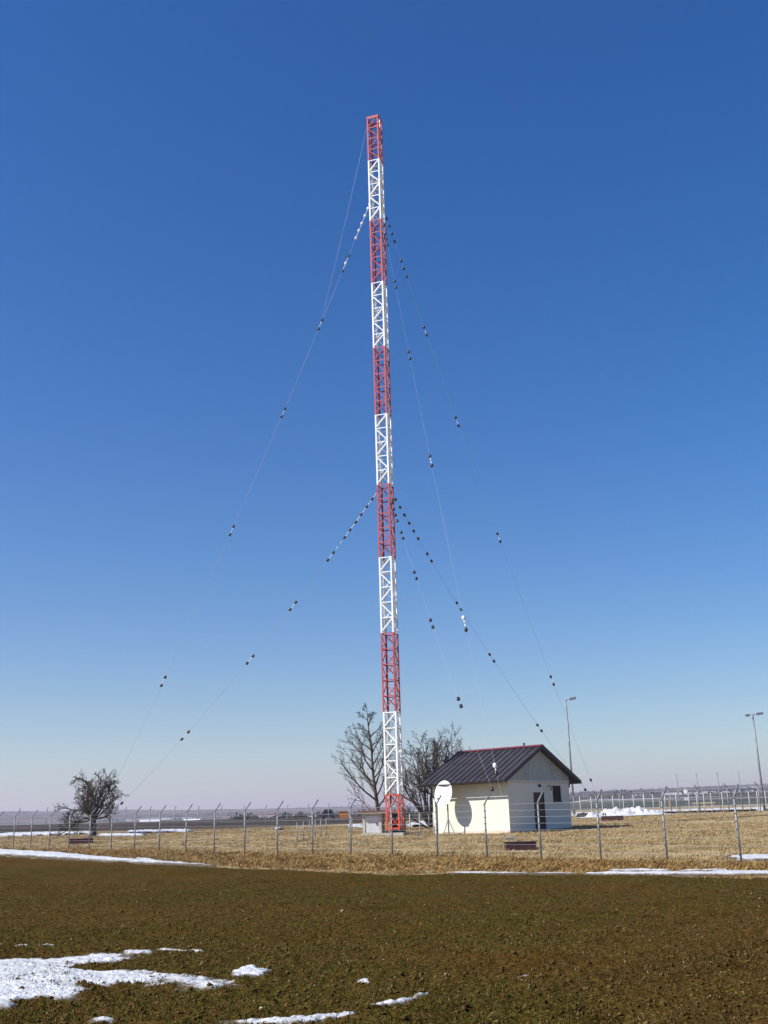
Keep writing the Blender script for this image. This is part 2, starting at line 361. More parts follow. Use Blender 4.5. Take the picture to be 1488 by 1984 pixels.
me = np_mesh('ploughed_field', np.stack([SX, SY, SZ], -1).reshape(-1, 3), quads, M['soil'], True)
tag(link(bpy.data.objects.new('ploughed_field', me)), 'brown tilled field with sparse green crop in the foreground', kind='structure')

def scatter_polar(n, az0, az1, r0, r1, p):
    """azimuth uniform, distance with density r**p"""
    a = np.radians(rng.uniform(az0, az1, n)); u = rng.uniform(0, 1, n)
    r = (r0 ** (p + 1) + u * (r1 ** (p + 1) - r0 ** (p + 1))) ** (1 / (p + 1)) if p != -1 else r0 * (r1 / r0) ** u
    return a, r
# clods: small crumbly lumps, one scattered mass
ico = []
g = (1 + 5 ** .5) / 2
for a_, b_ in ((1, g), (-1, g), (1, -g), (-1, -g)): ico += [(0, a_, b_), (a_, b_, 0), (b_, 0, a_)]
ico = np.array(ico, float); ico /= np.linalg.norm(ico[0])
icoF = []
for i in range(12):
    for j in range(i + 1, 12):
        for k in range(j + 1, 12):
            if max(np.linalg.norm(ico[i] - ico[j]), np.linalg.norm(ico[j] - ico[k]), np.linalg.norm(ico[i] - ico[k])) < 1.2:
                icoF.append((i, j, k) if np.dot(np.cross(ico[j] - ico[i], ico[k] - ico[i]), ico[i]) > 0 else (i, k, j))
icoF = np.array(icoF)
octa = np.array([(1, 0, 0), (-1, 0, 0), (0, 1, 0), (0, -1, 0), (0, 0, 1), (0, 0, -1.)]); octaF = np.array([(0, 2, 4), (2, 1, 4), (1, 3, 4), (3, 0, 4), (2, 0, 5), (1, 2, 5), (3, 1, 5), (0, 3, 5)])
def lumps(name, x, y, size, m, flat=.7, sink=.25, P=octa, PF=octaF):
    n = len(x); nP = len(P); z = tz(x, y) + soil_relief(x, y)
    V = P[None] * (1 + rng.uniform(-.45, .45, (n, nP, 1))) * size[:, None, None]
    th = rng.uniform(0, 6.28, n); c, s = np.cos(th)[:, None], np.sin(th)[:, None]
    V = np.stack([V[..., 0] * c - V[..., 1] * s, (V[..., 0] * s + V[..., 1] * c) * rng.uniform(.6, 1, (n, 1)), V[..., 2] * flat], -1)
    V += np.stack([x, y, z + size * sink], -1)[:, None, :]
    Fc = (PF[None] + (np.arange(n) * nP)[:, None, None]).reshape(-1, 3)
    return link(bpy.data.objects.new(name, np_mesh(name, V.reshape(-1, 3), Fc, m)))
a, r = scatter_polar(60000, -24, 24, 6.5, 32, -.25); k = r < edge_R(a) - .3; a, r = a[k], r[k]
sz = np.clip(rng.lognormal(math.log(.011), .42, len(r)), .005, .035)
tag(lumps('soil_clods', r * np.sin(a), r * np.cos(a), sz, M['clod']), 'crumbly brown clods strewn over the tilled field', kind='stuff')
a, r = scatter_polar(120, -24, 24, 6.5, 32, 0.2); k = r < edge_R(a) - .3; a, r = a[k], r[k]
M['stone'] = mat('stone', [(.20, .15, .08), (.32, .26, .17), (.42, .36, .27)], 2, 3, .9)
tag(lumps('field_stones', r * np.sin(a), r * np.cos(a), np.clip(rng.lognormal(math.log(.012), .4, len(r)), .006, .03), M['stone'], .7, .25, ico, icoF), 'small pale stones scattered on the brown field', kind='stuff')

def blades(name, x, y, z, length, width, m, per=5, spread=.05, lean=.6, lean_dir=None):
    n = len(x) * per
    bx = np.repeat(x, per) + rng.normal(0, spread, n); by = np.repeat(y, per) + rng.normal(0, spread, n); bz = np.repeat(z, per)
    L = np.repeat(length, per) * rng.uniform(.6, 1.25, n); W = np.repeat(width, per) * rng.uniform(.7, 1.3, n)
    th = rng.uniform(0, 6.28, n) if lean_dir is None else lean_dir + rng.normal(0, .9, n)
    le = np.clip(rng.normal(lean, .25, n), .05, 1.3)
    dx = np.cos(th) * np.sin(le); dy = np.sin(th) * np.sin(le); dz = np.cos(le)
    fa_ = rng.uniform(0, 6.28, n); px, py = np.cos(fa_) * W / 2, np.sin(fa_) * W / 2
    V = np.empty((n, 4, 3), np.float32)
    V[:, 0] = np.stack([bx - px, by - py, bz - .02], -1); V[:, 1] = np.stack([bx + px, by + py, bz - .02], -1)
    V[:, 2] = np.stack([bx + dx * L * .6 + px * .7, by + dy * L * .6 + py * .7, bz + dz * L * .7], -1)
    V[:, 3] = np.stack([bx + dx * L, by + dy * L, bz + dz * L * .9], -1)
    Fc = np.array([[0, 1, 2], [0, 2, 3]])[None] + (np.arange(n) * 4)[:, None, None]
    return link(bpy.data.objects.new(name, np_mesh(name, V.reshape(-1, 3), Fc.reshape(-1, 3), m)))
# pale bits of straw left from the last harvest
a, r = scatter_polar(3600, -24, 24, 6.5, 34, .1); k = r < edge_R(a) - .3; x, y = (r * np.sin(a))[k], (r * np.cos(a))[k]
M['chaff'] = mat('chaff', [(.16, .11, .05), (.30, .22, .11), (.42, .34, .20)], 5, 4, .95, spec=.1)
tag(blades('straw_litter', x, y, tz(x, y) + soil_relief(x, y) + .012, rng.uniform(.014, .038, len(x)), np.full(len(x), .007), M['chaff'], 1, .0, 1.25), 'pale bits of old straw strewn over the brown field', kind='stuff')
# young crop
a, r = scatter_polar(70000, -23, 23, 6.5, 45, -.2); x, y = r * np.sin(a), r * np.cos(a)
green = fbm(x * .25 + 3, y * .25, 61, 3) + .20 * np.exp(-((r - 11.5) / 4) ** 2) * np.clip((.05 - a) / .15, 0, 1) - .04 * (a > .1)
k = (r < edge_R(a) - .3) & (rng.uniform(0, 1, len(r)) < np.clip((green - .42) * 6, .10, 1)); x, y = x[k], y[k]
tag(blades('crop_seedlings', x, y, tz(x, y) + soil_relief(x, y), rng.uniform(.02, .045, len(x)), np.full(len(x), .008), M['sprout'], 3, .02, .8), 'sparse green crop seedlings in the brown field', kind='stuff')

# ------------------------------------------------------------------ snow left on the ground
def sdf_poly(px, py, poly):
    d = np.full(px.shape, 1e9); ins = np.zeros(px.shape, bool); n = len(poly)
    for i in range(n):
        x0, y0 = poly[i]; x1, y1 = poly[(i + 1) % n]
        ex, ey = x1 - x0, y1 - y0; t = np.clip(((px - x0) * ex + (py - y0) * ey) / (ex * ex + ey * ey + 1e-12), 0, 1)
        d = np.minimum(d, np.hypot(px - x0 - t * ex, py - y0 - t * ey))
        c = ((y0 > py) != (y1 > py)) & (px < (x1 - x0) * (py - y0) / (y1 - y0 + 1e-12) + x0); ins ^= c
    return np.where(ins, d, -d)
SNOW = []
def off_snow(x, y, m):
    k = np.ones(len(x), bool)
    for p in SNOW[11:]: k &= sdf_poly(x, y, p) < m + 0 * x
    return k
def snow(label, poly_px, thick, soft, rough, nscale, onsoil, nx=160, ny=60):
    pp = np.array(poly_px, float); x0, y0 = pp.min(0); x1, y1 = pp.max(0); mx = (x1 - x0) * .08 + 4; my = (y1 - y0) * .35 + 2
    hx, hy = ground_hit(pp[:, 0], pp[:, 1]); poly = np.stack([hx, hy], -1); SNOW.append(poly)
    U, W = np.meshgrid(np.linspace(x0 - mx, x1 + mx, nx), np.linspace(y0 - my, y1 + my, ny))
    wx, wy = ground_hit(U.ravel(), W.ravel())
    sd = sdf_poly(wx, wy, poly) + (fbm(wx * nscale, wy * nscale, 101, 5, .6) - .5) * rough * 2
    t = np.clip(sd / soft, -1, 1); h = thick * np.where(t > 0, t * (2 - t), t * 1.2)
    base = tz(wx, wy)
    if onsoil: base = base + soil_relief(wx, wy) * .55
    else: base = base + .035
    z = base + h + (fbm(wx * 3, wy * 3, 111, 3) - .5) * thick * .7 + .004
    keep = h > -thick * 1.19
    I = np.arange(nx * ny).reshape(ny, nx); q = np.stack([I[:-1, :-1], I[1:, :-1], I[1:, 1:], I[:-1, 1:]], -1).reshape(-1, 4)
    q = q[keep[q].all(1)]
    if not len(q): return None
    used = np.unique(q); mp_ = np.zeros(nx * ny, int); mp_[used] = np.arange(len(used))
    me = np_mesh('snow_patch', np.stack([wx, wy, z], -1)[used], mp_[q], M['snow'], True)
    at_ = me.attributes.new('depth', 'FLOAT', 'POINT'); at_.data.foreach_set('value', np.clip(h / thick, 0, 1)[used].astype(np.float32))
    o = link(bpy.data.objects.new('snow_patch', me))
    return tag(o, label, kind='stuff')
snow('broad melting snow patch on the field at the lower left', [(-160, 1866), (-60, 1862), (0, 1857), (65, 1851), (100, 1855), (195, 1850), (278, 1857), (240, 1868), (165, 1875), (200, 1886), (280, 1884), (325, 1893), (375, 1893), (430, 1906), (420, 1915), (350, 1908), (240, 1911), (165, 1913), (150, 1935), (100, 1942), (50, 1935), (0, 1946), (-80, 1950), (-160, 1940)], .024, .30, .45, 1.7, True, 640, 300)
snow('small white snow patch right of the broad one', [(450, 1884), (480, 1873), (535, 1880), (528, 1893), (490, 1898), (452, 1891)], .03, .15, .18, 3.5, True, 130, 70)
snow('thin snow strip along the bottom edge of the field', [(420, 1978), (500, 1974), (560, 1974), (640, 1966), (700, 1961), (694, 1973), (620, 1981), (540, 1990), (470, 1988)], .022, .13, .13, 3.5, True, 240, 90)
snow('narrow snow strip in a tyre rut at the bottom centre', [(705, 1951), (760, 1943), (800, 1932), (832, 1929), (810, 1938), (770, 1950), (715, 1958)], .03, .10, .09, 3.5, True, 160, 70)
snow('snow lobe at the left end of the field', [(-60, 1944), (0, 1940), (34, 1948), (20, 1955), (-60, 1957)], .04, .12, .08, 3, True, 60, 30)
snow('flat snow crumb above the bottom strip', [(685, 1906), (705, 1903), (726, 1907), (715, 1912), (690, 1911)], .03, .10, .08, 4, True, 40, 24)
snow('ragged snow sliver above the broad patch', [(237, 1846), (250, 1841), (300, 1845), (302, 1849), (245, 1851)], .024, .14, .14, 3, True, 90, 40)
snow('long thin snow sliver right above the broad patch', [(306, 1841), (330, 1840), (398, 1846), (396, 1849), (320, 1844)], .02, .12, .10, 3, True, 90, 40)
snow('scattered snow crumbs at the left edge of the field', [(-20, 1833), (22, 1832), (70, 1833), (108, 1833), (106, 1837), (60, 1837), (20, 1836), (-20, 1837)], .022, .16, .30, 2.6, True, 130, 50)
snow('melting snow crumbs below the broad patch', [(178, 1976), (200, 1973), (218, 1976), (212, 1982), (182, 1982)], .02, .12, .10, 4, True, 60, 40)
snow('faint snow crumbs in the middle of the field', [(1004, 1893), (1036, 1889), (1034, 1892), (1008, 1896)], .008, .14, .10, 5, True, 100, 50)
snow('white snow drift along the foot of the grass bank on the left', [(-40, 1645), (60, 1651), (120, 1654), (200, 1662), (300, 1671), (420, 1678), (416, 1680), (300, 1675), (200, 1670), (100, 1664), (-40, 1656)], .10, .7, .35, .8, False, 420, 90)
snow('snow crumbs at the end of the left drift', [(262, 1663), (300, 1667), (296, 1670), (260, 1667)], .06, .3, .2, 1.5, False, 40, 20)
snow('white snow drift along the foot of the grass bank on the right', [(1130, 1695.5), (1230, 1694.5), (1300, 1694), (1520, 1693), (1520, 1698), (1300, 1698), (1130, 1697)], .055, .25, .16, 1.6, False, 300, 60)
snow('broken snow bits left of the right hand drift', [(890, 1693.6), (960, 1693.6), (1110, 1694.6), (1112, 1695.6), (960, 1694.8), (890, 1694.4)], .04, .3, .5, 1.0, False, 240, 40)
snow('snow lumps on the bank above the right hand drift', [(1180, 1689), (1240, 1688), (1300, 1691), (1420, 1688), (1424, 1690.5), (1180, 1691.5)], .05, .25, .40, 1.5, False, 150, 24)
snow('thin snow patch in the grass at the right edge', [(1400, 1665), (1440, 1659), (1520, 1657), (1520, 1667), (1440, 1668)], .06, .5, .85, 1.1, False, 130, 60)
snow('thin snow line before the far left fence', [(-30, 1618), (60, 1615), (185, 1613), (185, 1616), (60, 1620), (-30, 1623)], .14, .8, .5, .3, False, 180, 24)
snow('snow streak right of the dark tree', [(190, 1618), (285, 1617), (285, 1621), (190, 1622)], .13, .8, .5, .4, False, 80, 20)
snow('snow streak along the far fence left of the middle', [(240, 1612), (375, 1609), (375, 1613), (240, 1616)], .14, .8, .5, .3, False, 100, 20)
snow('small far snow spot in the grass', [(528, 1605), (548, 1604), (548, 1608), (528, 1608)], .14, .8, .4, .4, False, 30, 16)
snow('far snow behind the little tuning hut', [(670, 1600), (708, 1599), (708, 1605), (670, 1604)], .14, .8, .5, .4, False, 40, 20)
snow('snow field glimpsed right behind the mast', [(782, 1596), (840, 1593), (840, 1602), (782, 1604)], .16, .8, .4, .4, False, 60, 20)
snow('snow band along the far right fence', [(1105, 1578), (1170, 1577), (1280, 1573), (1500, 1567), (1500, 1572), (1280, 1578), (1170, 1583), (1105, 1584)], .25, .8, .4, .5, False, 200, 30)
# dry grass of the compound and of the bank in front of the fence
a, r = scatter_polar(95000, -23, 24, 26, 108, .1); x, y = r * np.sin(a), r * np.cos(a)
infence = ((x - FX0) * FDY - (y - FY0) * FDX) / math.hypot(FDX, FDY)      # metres behind the near fence
fl = (x * .55 - y * .835) + 104 * .835 + 35.4 * .55
patch = fbm(x * .35, y * .35, 71, 4)
k = (r > edge_R(a) + .1) & (infence > .25) & (fl > 0) & (rng.uniform(0, 1, len(r)) < np.clip((patch - .25) * 3.5, .15, 1))
xs, ys = x[k], y[k]; k = off_snow(xs, ys, -.1) | (rng.uniform(0, 1, len(xs)) < .12); xs, ys = xs[k], ys[k]
cl = fbm(xs * .9, ys * .9, 81, 3)
tag(blades('dry_grass', xs, ys, tz(xs, ys), .05 + .15 * cl, np.full(len(xs), .022), M['straw'], 5, .10, .95, math.radians(20)), 'matted straw coloured winter grass inside the fence', kind='stuff')
a, r = scatter_polar(42000, -23, 24, 26, 80, -.3); x, y = r * np.sin(a), r * np.cos(a)
inf2 = ((x - FX0) * FDY - (y - FY0) * FDX) / math.hypot(FDX, FDY)
k = (r > edge_R(a) - .15) & (inf2 < .3) & off_snow(x, y, .0); x, y = x[k], y[k]; r = r[k]; a = a[k]
hgt = (.09 + .15 * fbm(x * 1.5, y * 1.5, 91, 3)) * np.clip(.25 + (r - edge_R(a)) / 3.0, .22, 1)
tag(blades('bank_grass', x, y, tz(x, y), hgt, np.full(len(x), .016), M['bank_straw'], 6, .10, .95, math.radians(-60)), 'taller rusty brown dead grass on the bank before the fence', kind='stuff')

# ploughed up heap of snow
hp = np.array([20.2, 95.0]); n1 = 110
hx, hy = np.meshgrid(np.linspace(-4.4, 4.4, n1), np.linspace(-2.4, 2.4, 60))
hh = np.exp(-np.abs(hx / 2.7) ** 4 - np.abs(hy / 1.2) ** 3) * .62 + np.exp(-np.abs((hx + 3.0) / .45) ** 4 - (hy / .6) ** 2) * .35
lump = fbm(hx * 1.35 + 4.6, hy * 1.6 + 2, 121, 5, .62)
hh = hh * np.clip(.1 + 2.6 * (lump - .16), .3, 2.0) + (fbm(hx * 4, hy * 4, 131, 3) - .5) * .30 * np.clip(hh * 4, 0, 1) - .05
HX = hp[0] + hx; HY = hp[1] + hy; I = np.arange(n1 * 60).reshape(60, n1)
q = np.stack([I[:-1, :-1], I[:-1, 1:], I[1:, 1:], I[1:, :-1]], -1).reshape(-1, 4)
tag(link(bpy.data.objects.new('snow_pile', np_mesh('snow_pile', np.stack([HX, HY, tz(HX, HY) + .08 + hh * .8], -1).reshape(-1, 3), q, M['snow_heap'], True))),
    'lumpy white heap of cleared snow behind the right anchor block', 'snow pile')

# ------------------------------------------------------------------ radio mast
MX, MY, MZ = 0.13, 67.6, gz(.13, 67.6)
BETA = math.radians(19.5); S = .83
fx = np.array([math.cos(BETA), -math.sin(BETA), 0]); fy = np.array([math.sin(BETA), math.cos(BETA), 0])   # along the front face, towards the back
mast = empty('radio_mast', (MX, MY, MZ), 'tall red and white banded lattice mast with square section', 'mast')
ctr = np.array([MX, MY, 0])
corners = [ctr - fx * S / 2 - fy * S / 2, ctr + fx * S / 2 - fy * S / 2, ctr + fx * S / 2 + fy * S / 2, ctr - fx * S / 2 + fy * S / 2]
def angle_mesh(name, a, t, m):
    P = [(0, 0), (a, 0), (a, t), (t, t), (t, a), (0, a)]
    b = MB(); b.add([(x - a * .3, y - a * .3, z) for z in (0, 1) for x, y in P],
                    [(i, (i + 1) % 6, 6 + (i + 1) % 6, 6 + i) for i in range(6)] + [(5, 4, 3, 2, 1, 0), (6, 7, 8, 9, 10, 11)])
    return b.mesh(name, m)
meshes = {c: (angle_mesh('leg', .105, .016, M[c]), angle_mesh('strut', .062, .009, M[c]), angle_mesh('brace', .076 if c == 'white_paint' else .052, .009, M[c])) for c in ('white_paint', 'red_paint', 'base_red')}
Z0 = 3.27
secs = [(MZ + .42, Z0, 'base_red', 2)] + [(Z0 + 5 * k, Z0 + 5 * (k + 1), 'white_paint' if k % 2 == 0 else 'red_paint', 5) for k in range(9)] + [(Z0 + 45, Z0 + 48.72, 'red_paint', 4)]
up = np.array([0, 0, 1.])
for (z0, z1, cname, nb) in secs:
    lg, st, br = meshes[cname]
    for i in range(4):
        c = corners[i]; d1 = corners[(i + 1) % 4] - c
        place('leg', lg, c + up * z0, mast, quat(up, d1), (1, 1, z1 - z0 - .006))
    bh = (z1 - z0) / nb
    for j in range(nb + 1):
        if j == 0 and cname != 'base_red': continue
        for i in range(4):
            a_, b_ = corners[i], corners[(i + 1) % 4]; zz = z0 + bh * j - (.03 if j == nb else 0); d = b_ - a_; L = np.linalg.norm(d)
            place('strut', st, a_ + d * .05 + up * zz, mast, quat(d, -up), (1, 1, L * .9))
    for j in range(nb):
        for i in range(4):
            a_, b_ = corners[i], corners[(i + 1) % 4]; zt = z1 - bh * j - .05; zb = z1 - bh * (j + 1) + .05
            if j % 2: p0, p1 = a_ + up * zt, b_ + up * zb
            else: p0, p1 = a_ + up * zb, b_ + up * zt
            d = p1 - p0; L = np.linalg.norm(d); nrm = np.cross(d, up)
            place('brace', br, p0 + d * .06 - nrm / np.linalg.norm(nrm) * .004, mast, quat(d, -nrm), (1, 1, L * .88))
# top collar plates
zt = Z0 + 48.72
for i in range(4):
    a_, b_ = corners[i], corners[(i + 1) % 4]; d = (b_ - a_) / S; nrm = np.array([d[1], -d[0], 0])
    MB().box((a_ + b_) / 2 + up * (zt - .09) + nrm * .05, (S / 2 + .03, .008, .10), (d, nrm, up)).build('top_collar', M['red_paint'], mast)
# climbing ladder on the shaded right side
lad = MB(); lc = (corners[1] + corners[2]) / 2 - fx * .07
for s_ in (-.16, .16): lad.box(lc + fy * s_ + up * ((MZ + .5 + zt) / 2), (.034, .024, (zt - MZ - .5) / 2), (fx, fy, up))
zz = MZ + .7
while zz < zt - .2:
    lad.box(lc + up * zz, (.014, .16, .014), (fx, fy, up)); zz += .30
lo = lad.build('ladder', M['white_paint'], mast)
for zz in (Z0 + 43.4, Z0 + 20.9, Z0 + 11.0):
    MB().box(ctr + fx * .12 + fy * .12 + up * zz, (.24, .24, .012), (fx, fy, up)).build('rest_plate', M['white_paint'], mast)
# feet: base frame, insulators, foundation
for i in range(4):
    a_, b_ = corners[i], corners[(i + 1) % 4]
    MB().box((a_ + b_) / 2 + up * (MZ + .38), (S / 2 + .02, .04, .038), ((b_ - a_) / S, np.cross(up, (b_ - a_) / S), up)).build('base_beam', M['base_red'], mast)
for c in corners:
    MB().lathe([(.0, .0), (.07, .0), (.075, .03), (.05, .05), (.085, .08), (.05, .10), (.085, .13), (.05, .15), (.07, .18), (.0, .18)], 12, c + up * (MZ + .15)).build('foot_insulator', M['ins_dark'], mast, True)
MB().box(ctr + up * (MZ + .0), (.75, .75, .15), (fx, fy, up)).build('foundation', M['concrete'], mast)

# ------------------------------------------------------------------ guy wires and anchors
AR, ATH = 21.47, -1.34394
anch = {'front': ATH, 'left': ATH - 2 * math.pi / 3, 'right': ATH + 2 * math.pi / 3}
apos = {}
bead = MB().lathe([(.0, -.12), (.035, -.12), (.045, -.10), (.085, -.07), (.092, 0), (.085, .07), (.045, .10), (.035, .12), (.0, .12)], 10).mesh('insulator', M['ins_dark'], True)
beadw = bead.copy(); beadw.materials.clear(); beadw.materials.append(M['ins_white'])
linkm = MB().lathe([(.0, -.09), (.022, -.09), (.022, .09), (.0, .09)], 8).mesh('link', M['ins_white'], True)
blk_label = {'front': 'dark anchor block in the grass before the white house, nearest of three', 'left': 'dark anchor block beneath the round dark tree on the left', 'right': 'dark anchor block right of the house before the snow heap'}
for k_, th in anch.items():
    bx, by = MX + AR * math.cos(th), MY + AR * math.sin(th); zb = gz(bx, by); top = zb + .42
    u = np.array([math.cos(th), math.sin(th), 0]); v = np.array([-u[1], u[0], 0])
    # the long block lies across the picture; its wires fasten near one end
    tang = {'front': np.array([1, 0.06, 0]), 'left': np.array([-1, -.12, 0]), 'right': np.array([.9, -.25, 0])}[k_]; tang = tang / np.linalg.norm(tang)
    nn = np.cross(up, tang); W_ = {'front': .63, 'left': .72, 'right': .78}[k_]
    base = np.array([bx, by, zb]); c = base + tang * (W_ - .28)
    e = empty('anchor_block', (c[0], c[1], zb), blk_label[k_], 'anchor block', 'mast anchor blocks')
    b = MB().box(c + up * .11, (W_, .28, .21), (tang, nn, up)); b.build('block', M['block'], e)
    MB().box(c + up * .335, (W_ + .03, .31, .016), (tang, nn, up)).build('cover_plate', M['block'], e)
    for s_ in (-.10, .10):
        MB().tube([base + v * s_ + up * .30, base + v * s_ - u * .10 + up * .52, base + v * s_ * .5 - u * .16 + up * .60], .025, 6).build('anchor_rod', M['galv'], e)
        MB().lathe([(.05, -.05), (.08, -.03), (.08, .03), (.05, .05)], 10, base + v * s_ - u * .14 + up * .50, (u, up, v)).build('shackle', M['galv'], e)
    apos[k_] = base - u * .16 + up * .60
BEADS = {
 ('upper', 'left'): [389.5, 404, 418, 432.7, 446.8, 461.5, 496, 510, 525, 620, 637, 792, 807, 1020, 1036, 1312, 1328, 1531],
 ('upper', 'right'): [408, 423.6, 438, 453, 468, 505.6, 520.7, 536, 634, 649, 809, 825, 1034, 1049, 1311, 1326, 1511],
 ('upper', 'front'): [437, 453, 463.6, 474.7, 545, 557, 682, 695, 884, 902, 1197, 1220, 1483, 1498],
 ('lower', 'left'): [951.8, 966.8, 981.7, 997, 1011.7, 1026.8, 1041.4, 1070.7, 1085, 1167, 1181, 1271, 1285, 1418, 1432, 1556],
 ('lower', 'right'): [952, 967.7, 983, 998, 1013.6, 1028.7, 1043.4, 1073, 1087, 1168, 1181, 1268, 1281, 1405, 1416, 1530],
 ('lower', 'front'): [975, 986.7, 998, 1009, 1031.5, 1043, 1109, 1121, 1201.5, 1215, 1354, 1368, 1529]}
WHITE = {('upper', 'left'): {0, 1, 2, 3, 4, 5, 7}, ('upper', 'front'): {10, 12}}
glab = {('upper', 'left'): 'upper guy wire with white and black insulators reaching down left to the round tree',
        ('upper', 'right'): 'upper guy wire reaching down right past the lamp post beside the house',
        ('upper', 'front'): 'upper guy wire crossing the house roof towards the nearest anchor block',
        ('lower', 'left'): 'lower guy wire from mid mast down left with a string of black insulators',
        ('lower', 'right'): 'lower guy wire from mid mast down right over the house gable',
        ('lower', 'front'): 'steep lower guy wire from mid mast to the nearest anchor block'}
for lev, zg, cdist, sag in (('upper', 44.95, .62, 1.15), ('lower', 22.95, .62, 1.1)):
    for k_, th in anch.items():
        u = np.array([math.cos(th), math.sin(th), 0]); p0 = ctr + u * cdist * .85 + up * zg; p1 = apos[k_]
        sg = sag * (.55 if k_ == 'front' else 1)
        ts = np.linspace(0, 1, 41); P = p0[None] * (1 - ts)[:, None] + p1[None] * ts[:, None]; P[:, 2] -= 4 * sg * ts * (1 - ts)
        g_ = MB(); g_.tube(list(P), .0038 if k_ == 'front' else .0076, 5)
        e = g_.build('guy_wire', M['guy_steel'], None, origin=p1); tag(e, glab[(lev, k_)], 'guy wire', 'mast guy wires')
        tf = np.linspace(0, 1, 4000); Q = p0[None] * (1 - tf)[:, None] + p1[None] * tf[:, None]; Q[:, 2] -= 4 * sg * tf * (1 - tf)
        _, qy = proj(Q); ys_ = BEADS[(lev, k_)]; prev = None
        for n_, yy in enumerate(ys_):
            i = int(np.argmin(np.abs(qy - yy))); i = min(max(i, 2), 3990); d = Q[i + 2] - Q[i - 2]
            w_ = n_ in WHITE.get((lev, k_), ())
            place('insulator', beadw if w_ else bead, Q[i], e, quat(d, (0, 1, 0) if abs(d[1]) < 1 else (1, 0, 0)))
            if prev is not None and np.linalg.norm(Q[i] - Q[prev]) < 1.3 and (k_ == 'left' or (lev == 'upper' and n_ > 7)):
                for fr in (.33, .67):
                    j = int(prev + (i - prev) * fr); place('link', linkm, Q[j], e, quat(d, (1, 0, 0)))
            prev = i
        if (lev, k_) == ('upper', 'left'): JOIN = Q[int(np.argmin(np.abs(qy - 632)))]
        # bracket on the mast
        MB().tube([ctr + u * .35 + up * zg, p0], .03, 6).build('bracket', M['galv'], e)
# thin aerial wire from the mast top
p0 = corners[0] + up * (zt - .6); p1 = JOIN
ts = np.linspace(0, 1, 24); P = p0[None] * (1 - ts)[:, None] + p1[None] * ts[:, None]; P[:, 2] -= 1.2 * ts * (1 - ts)
tag(MB().tube(list(P), .0032, 4).build('aerial_wire', M['wire'], None, origin=p0), 'thin bare aerial wire slanting left from the mast top', 'aerial wire')

# ------------------------------------------------------------------ transmitter house
HC = np.array([6.647, 62.939, 0.0]); PH = .86; HZ = .87
hw = np.array([math.cos(PH), math.sin(PH), 0]); hl = np.array([-math.sin(PH), math.cos(PH), 0])
HL, HW, HH, HO, HG, HE, HR = 5.53, 6.63, 2.80, .84, .40, 2.87, 4.94
HB = HC + up * HZ
hcen = HB + hw * HW / 2 + hl * HL / 2
house = empty('transmitter_house', hcen, 'cream house with dark ribbed metal roof and grey boarded gable', 'house')
def hp_(w_, l_, z_): return HB + hw * w_ + hl * l_ + up * z_
def wall_strip(b, w0, w1, l0, l1, z0, z1): b.box(hp_((w0 + w1) / 2, (l0 + l1) / 2, (z0 + z1) / 2), ((w1 - w0) / 2, (l1 - l0) / 2, (z1 - z0) / 2), (hw, hl, up))
T = .3
b = MB(); wall_strip(b, 0, T, 0, HL, -.4, HH + .25); b.build('side_wall', M['wall'], house)
b = MB(); wall_strip(b, HW - T, HW, 0, HL, -.4, HH + .25); b.build('side_wall', M['wall'], house)
b = MB(); wall_strip(b, T, HW - T, HL - T, HL, -.4, HH); b.build('end_wall', M['wall'], house)
D0, D1, DT = 2.62, 3.80, 2.21; W0, W1, WB, WT = 4.74, 5.69, 1.69, 2.61
b = MB()                                                         # gable wall with a door and a window opening
wall_strip(b, T, D0, .0, T, -.4, HH); wall_strip(b, D0, D1, 0, T, DT, HH); wall_strip(b, D1, W0, 0, T, -.4, HH)
wall_strip(b, W0, W1, 0, T, -.4, WB); wall_strip(b, W0, W1, 0, T, WT, HH); wall_strip(b, W1, HW - T, 0, T, -.4, HH)
wall_strip(b, D0, D1, 0, T, -.4, .08)
gw = b.build('gable_wall', M['wall'], house)
b = MB(); wall_strip(b, -.02, 0, -.02, HL + .02, -.4, .12); b.build('plinth', M['plinth'], house)
b = MB(); wall_strip(b, 0, D0, -.02, 0, -.4, .12); wall_strip(b, D1, HW, -.02, 0, -.4, .12); b.build('plinth', M['plinth'], house)
b = MB(); wall_strip(b, D0 + .05, D1 - .05, .06, .11, .10, DT - .05); door = b.build('door', M['door'], house)
b = MB(); wall_strip(b, D0, D0 + .05, .03, .14, .08, DT); wall_strip(b, D1 - .05, D1, .03, .14, .08, DT); wall_strip(b, D0 + .05, D1 - .05, .03, .14, DT - .05, DT); b.build('frame', M['roof_trim'], door)
b = MB(); wall_strip(b, D0 + .14, D0 + .17, .02, .06, 1.0, 1.10); wall_strip(b, D0 + .14, D0 + .30, .005, .02, 1.06, 1.09); b.build('handle', M['galv'], door)
tri = [hp_(3.02, .05, 1.62), hp_(3.32, .05, 1.62), hp_(3.17, .05, 1.88)]; tri2 = [t + hl * .008 for t in tri]
MB().add(tri + tri2, [(0, 1, 2), (5, 4, 3), (0, 3, 4, 1), (1, 4, 5, 2), (2, 5, 3, 0)]).build('warning_sign', M['yellow'], door)
b = MB(); wall_strip(b, D0 - .1, D1 + .1, -.45, -.02, -.2, .07); b.build('door_step', M['concrete'], house)
b = MB(); wall_strip(b, W0 + .03, W1 - .03, .06, .08, WB + .03, WT - .03); win = b.build('window', M['glass'], house)
b = MB(); wall_strip(b, W0, W0 + .03, .03, .10, WB, WT); wall_strip(b, W1 - .03, W1, .03, .10, WB, WT); wall_strip(b, W0 + .03, W1 - .03, .03, .10, WB, WB + .03); wall_strip(b, W0 + .03, W1 - .03, .03, .10, WT - .03, WT); b.build('frame', M['roof_trim'], win)
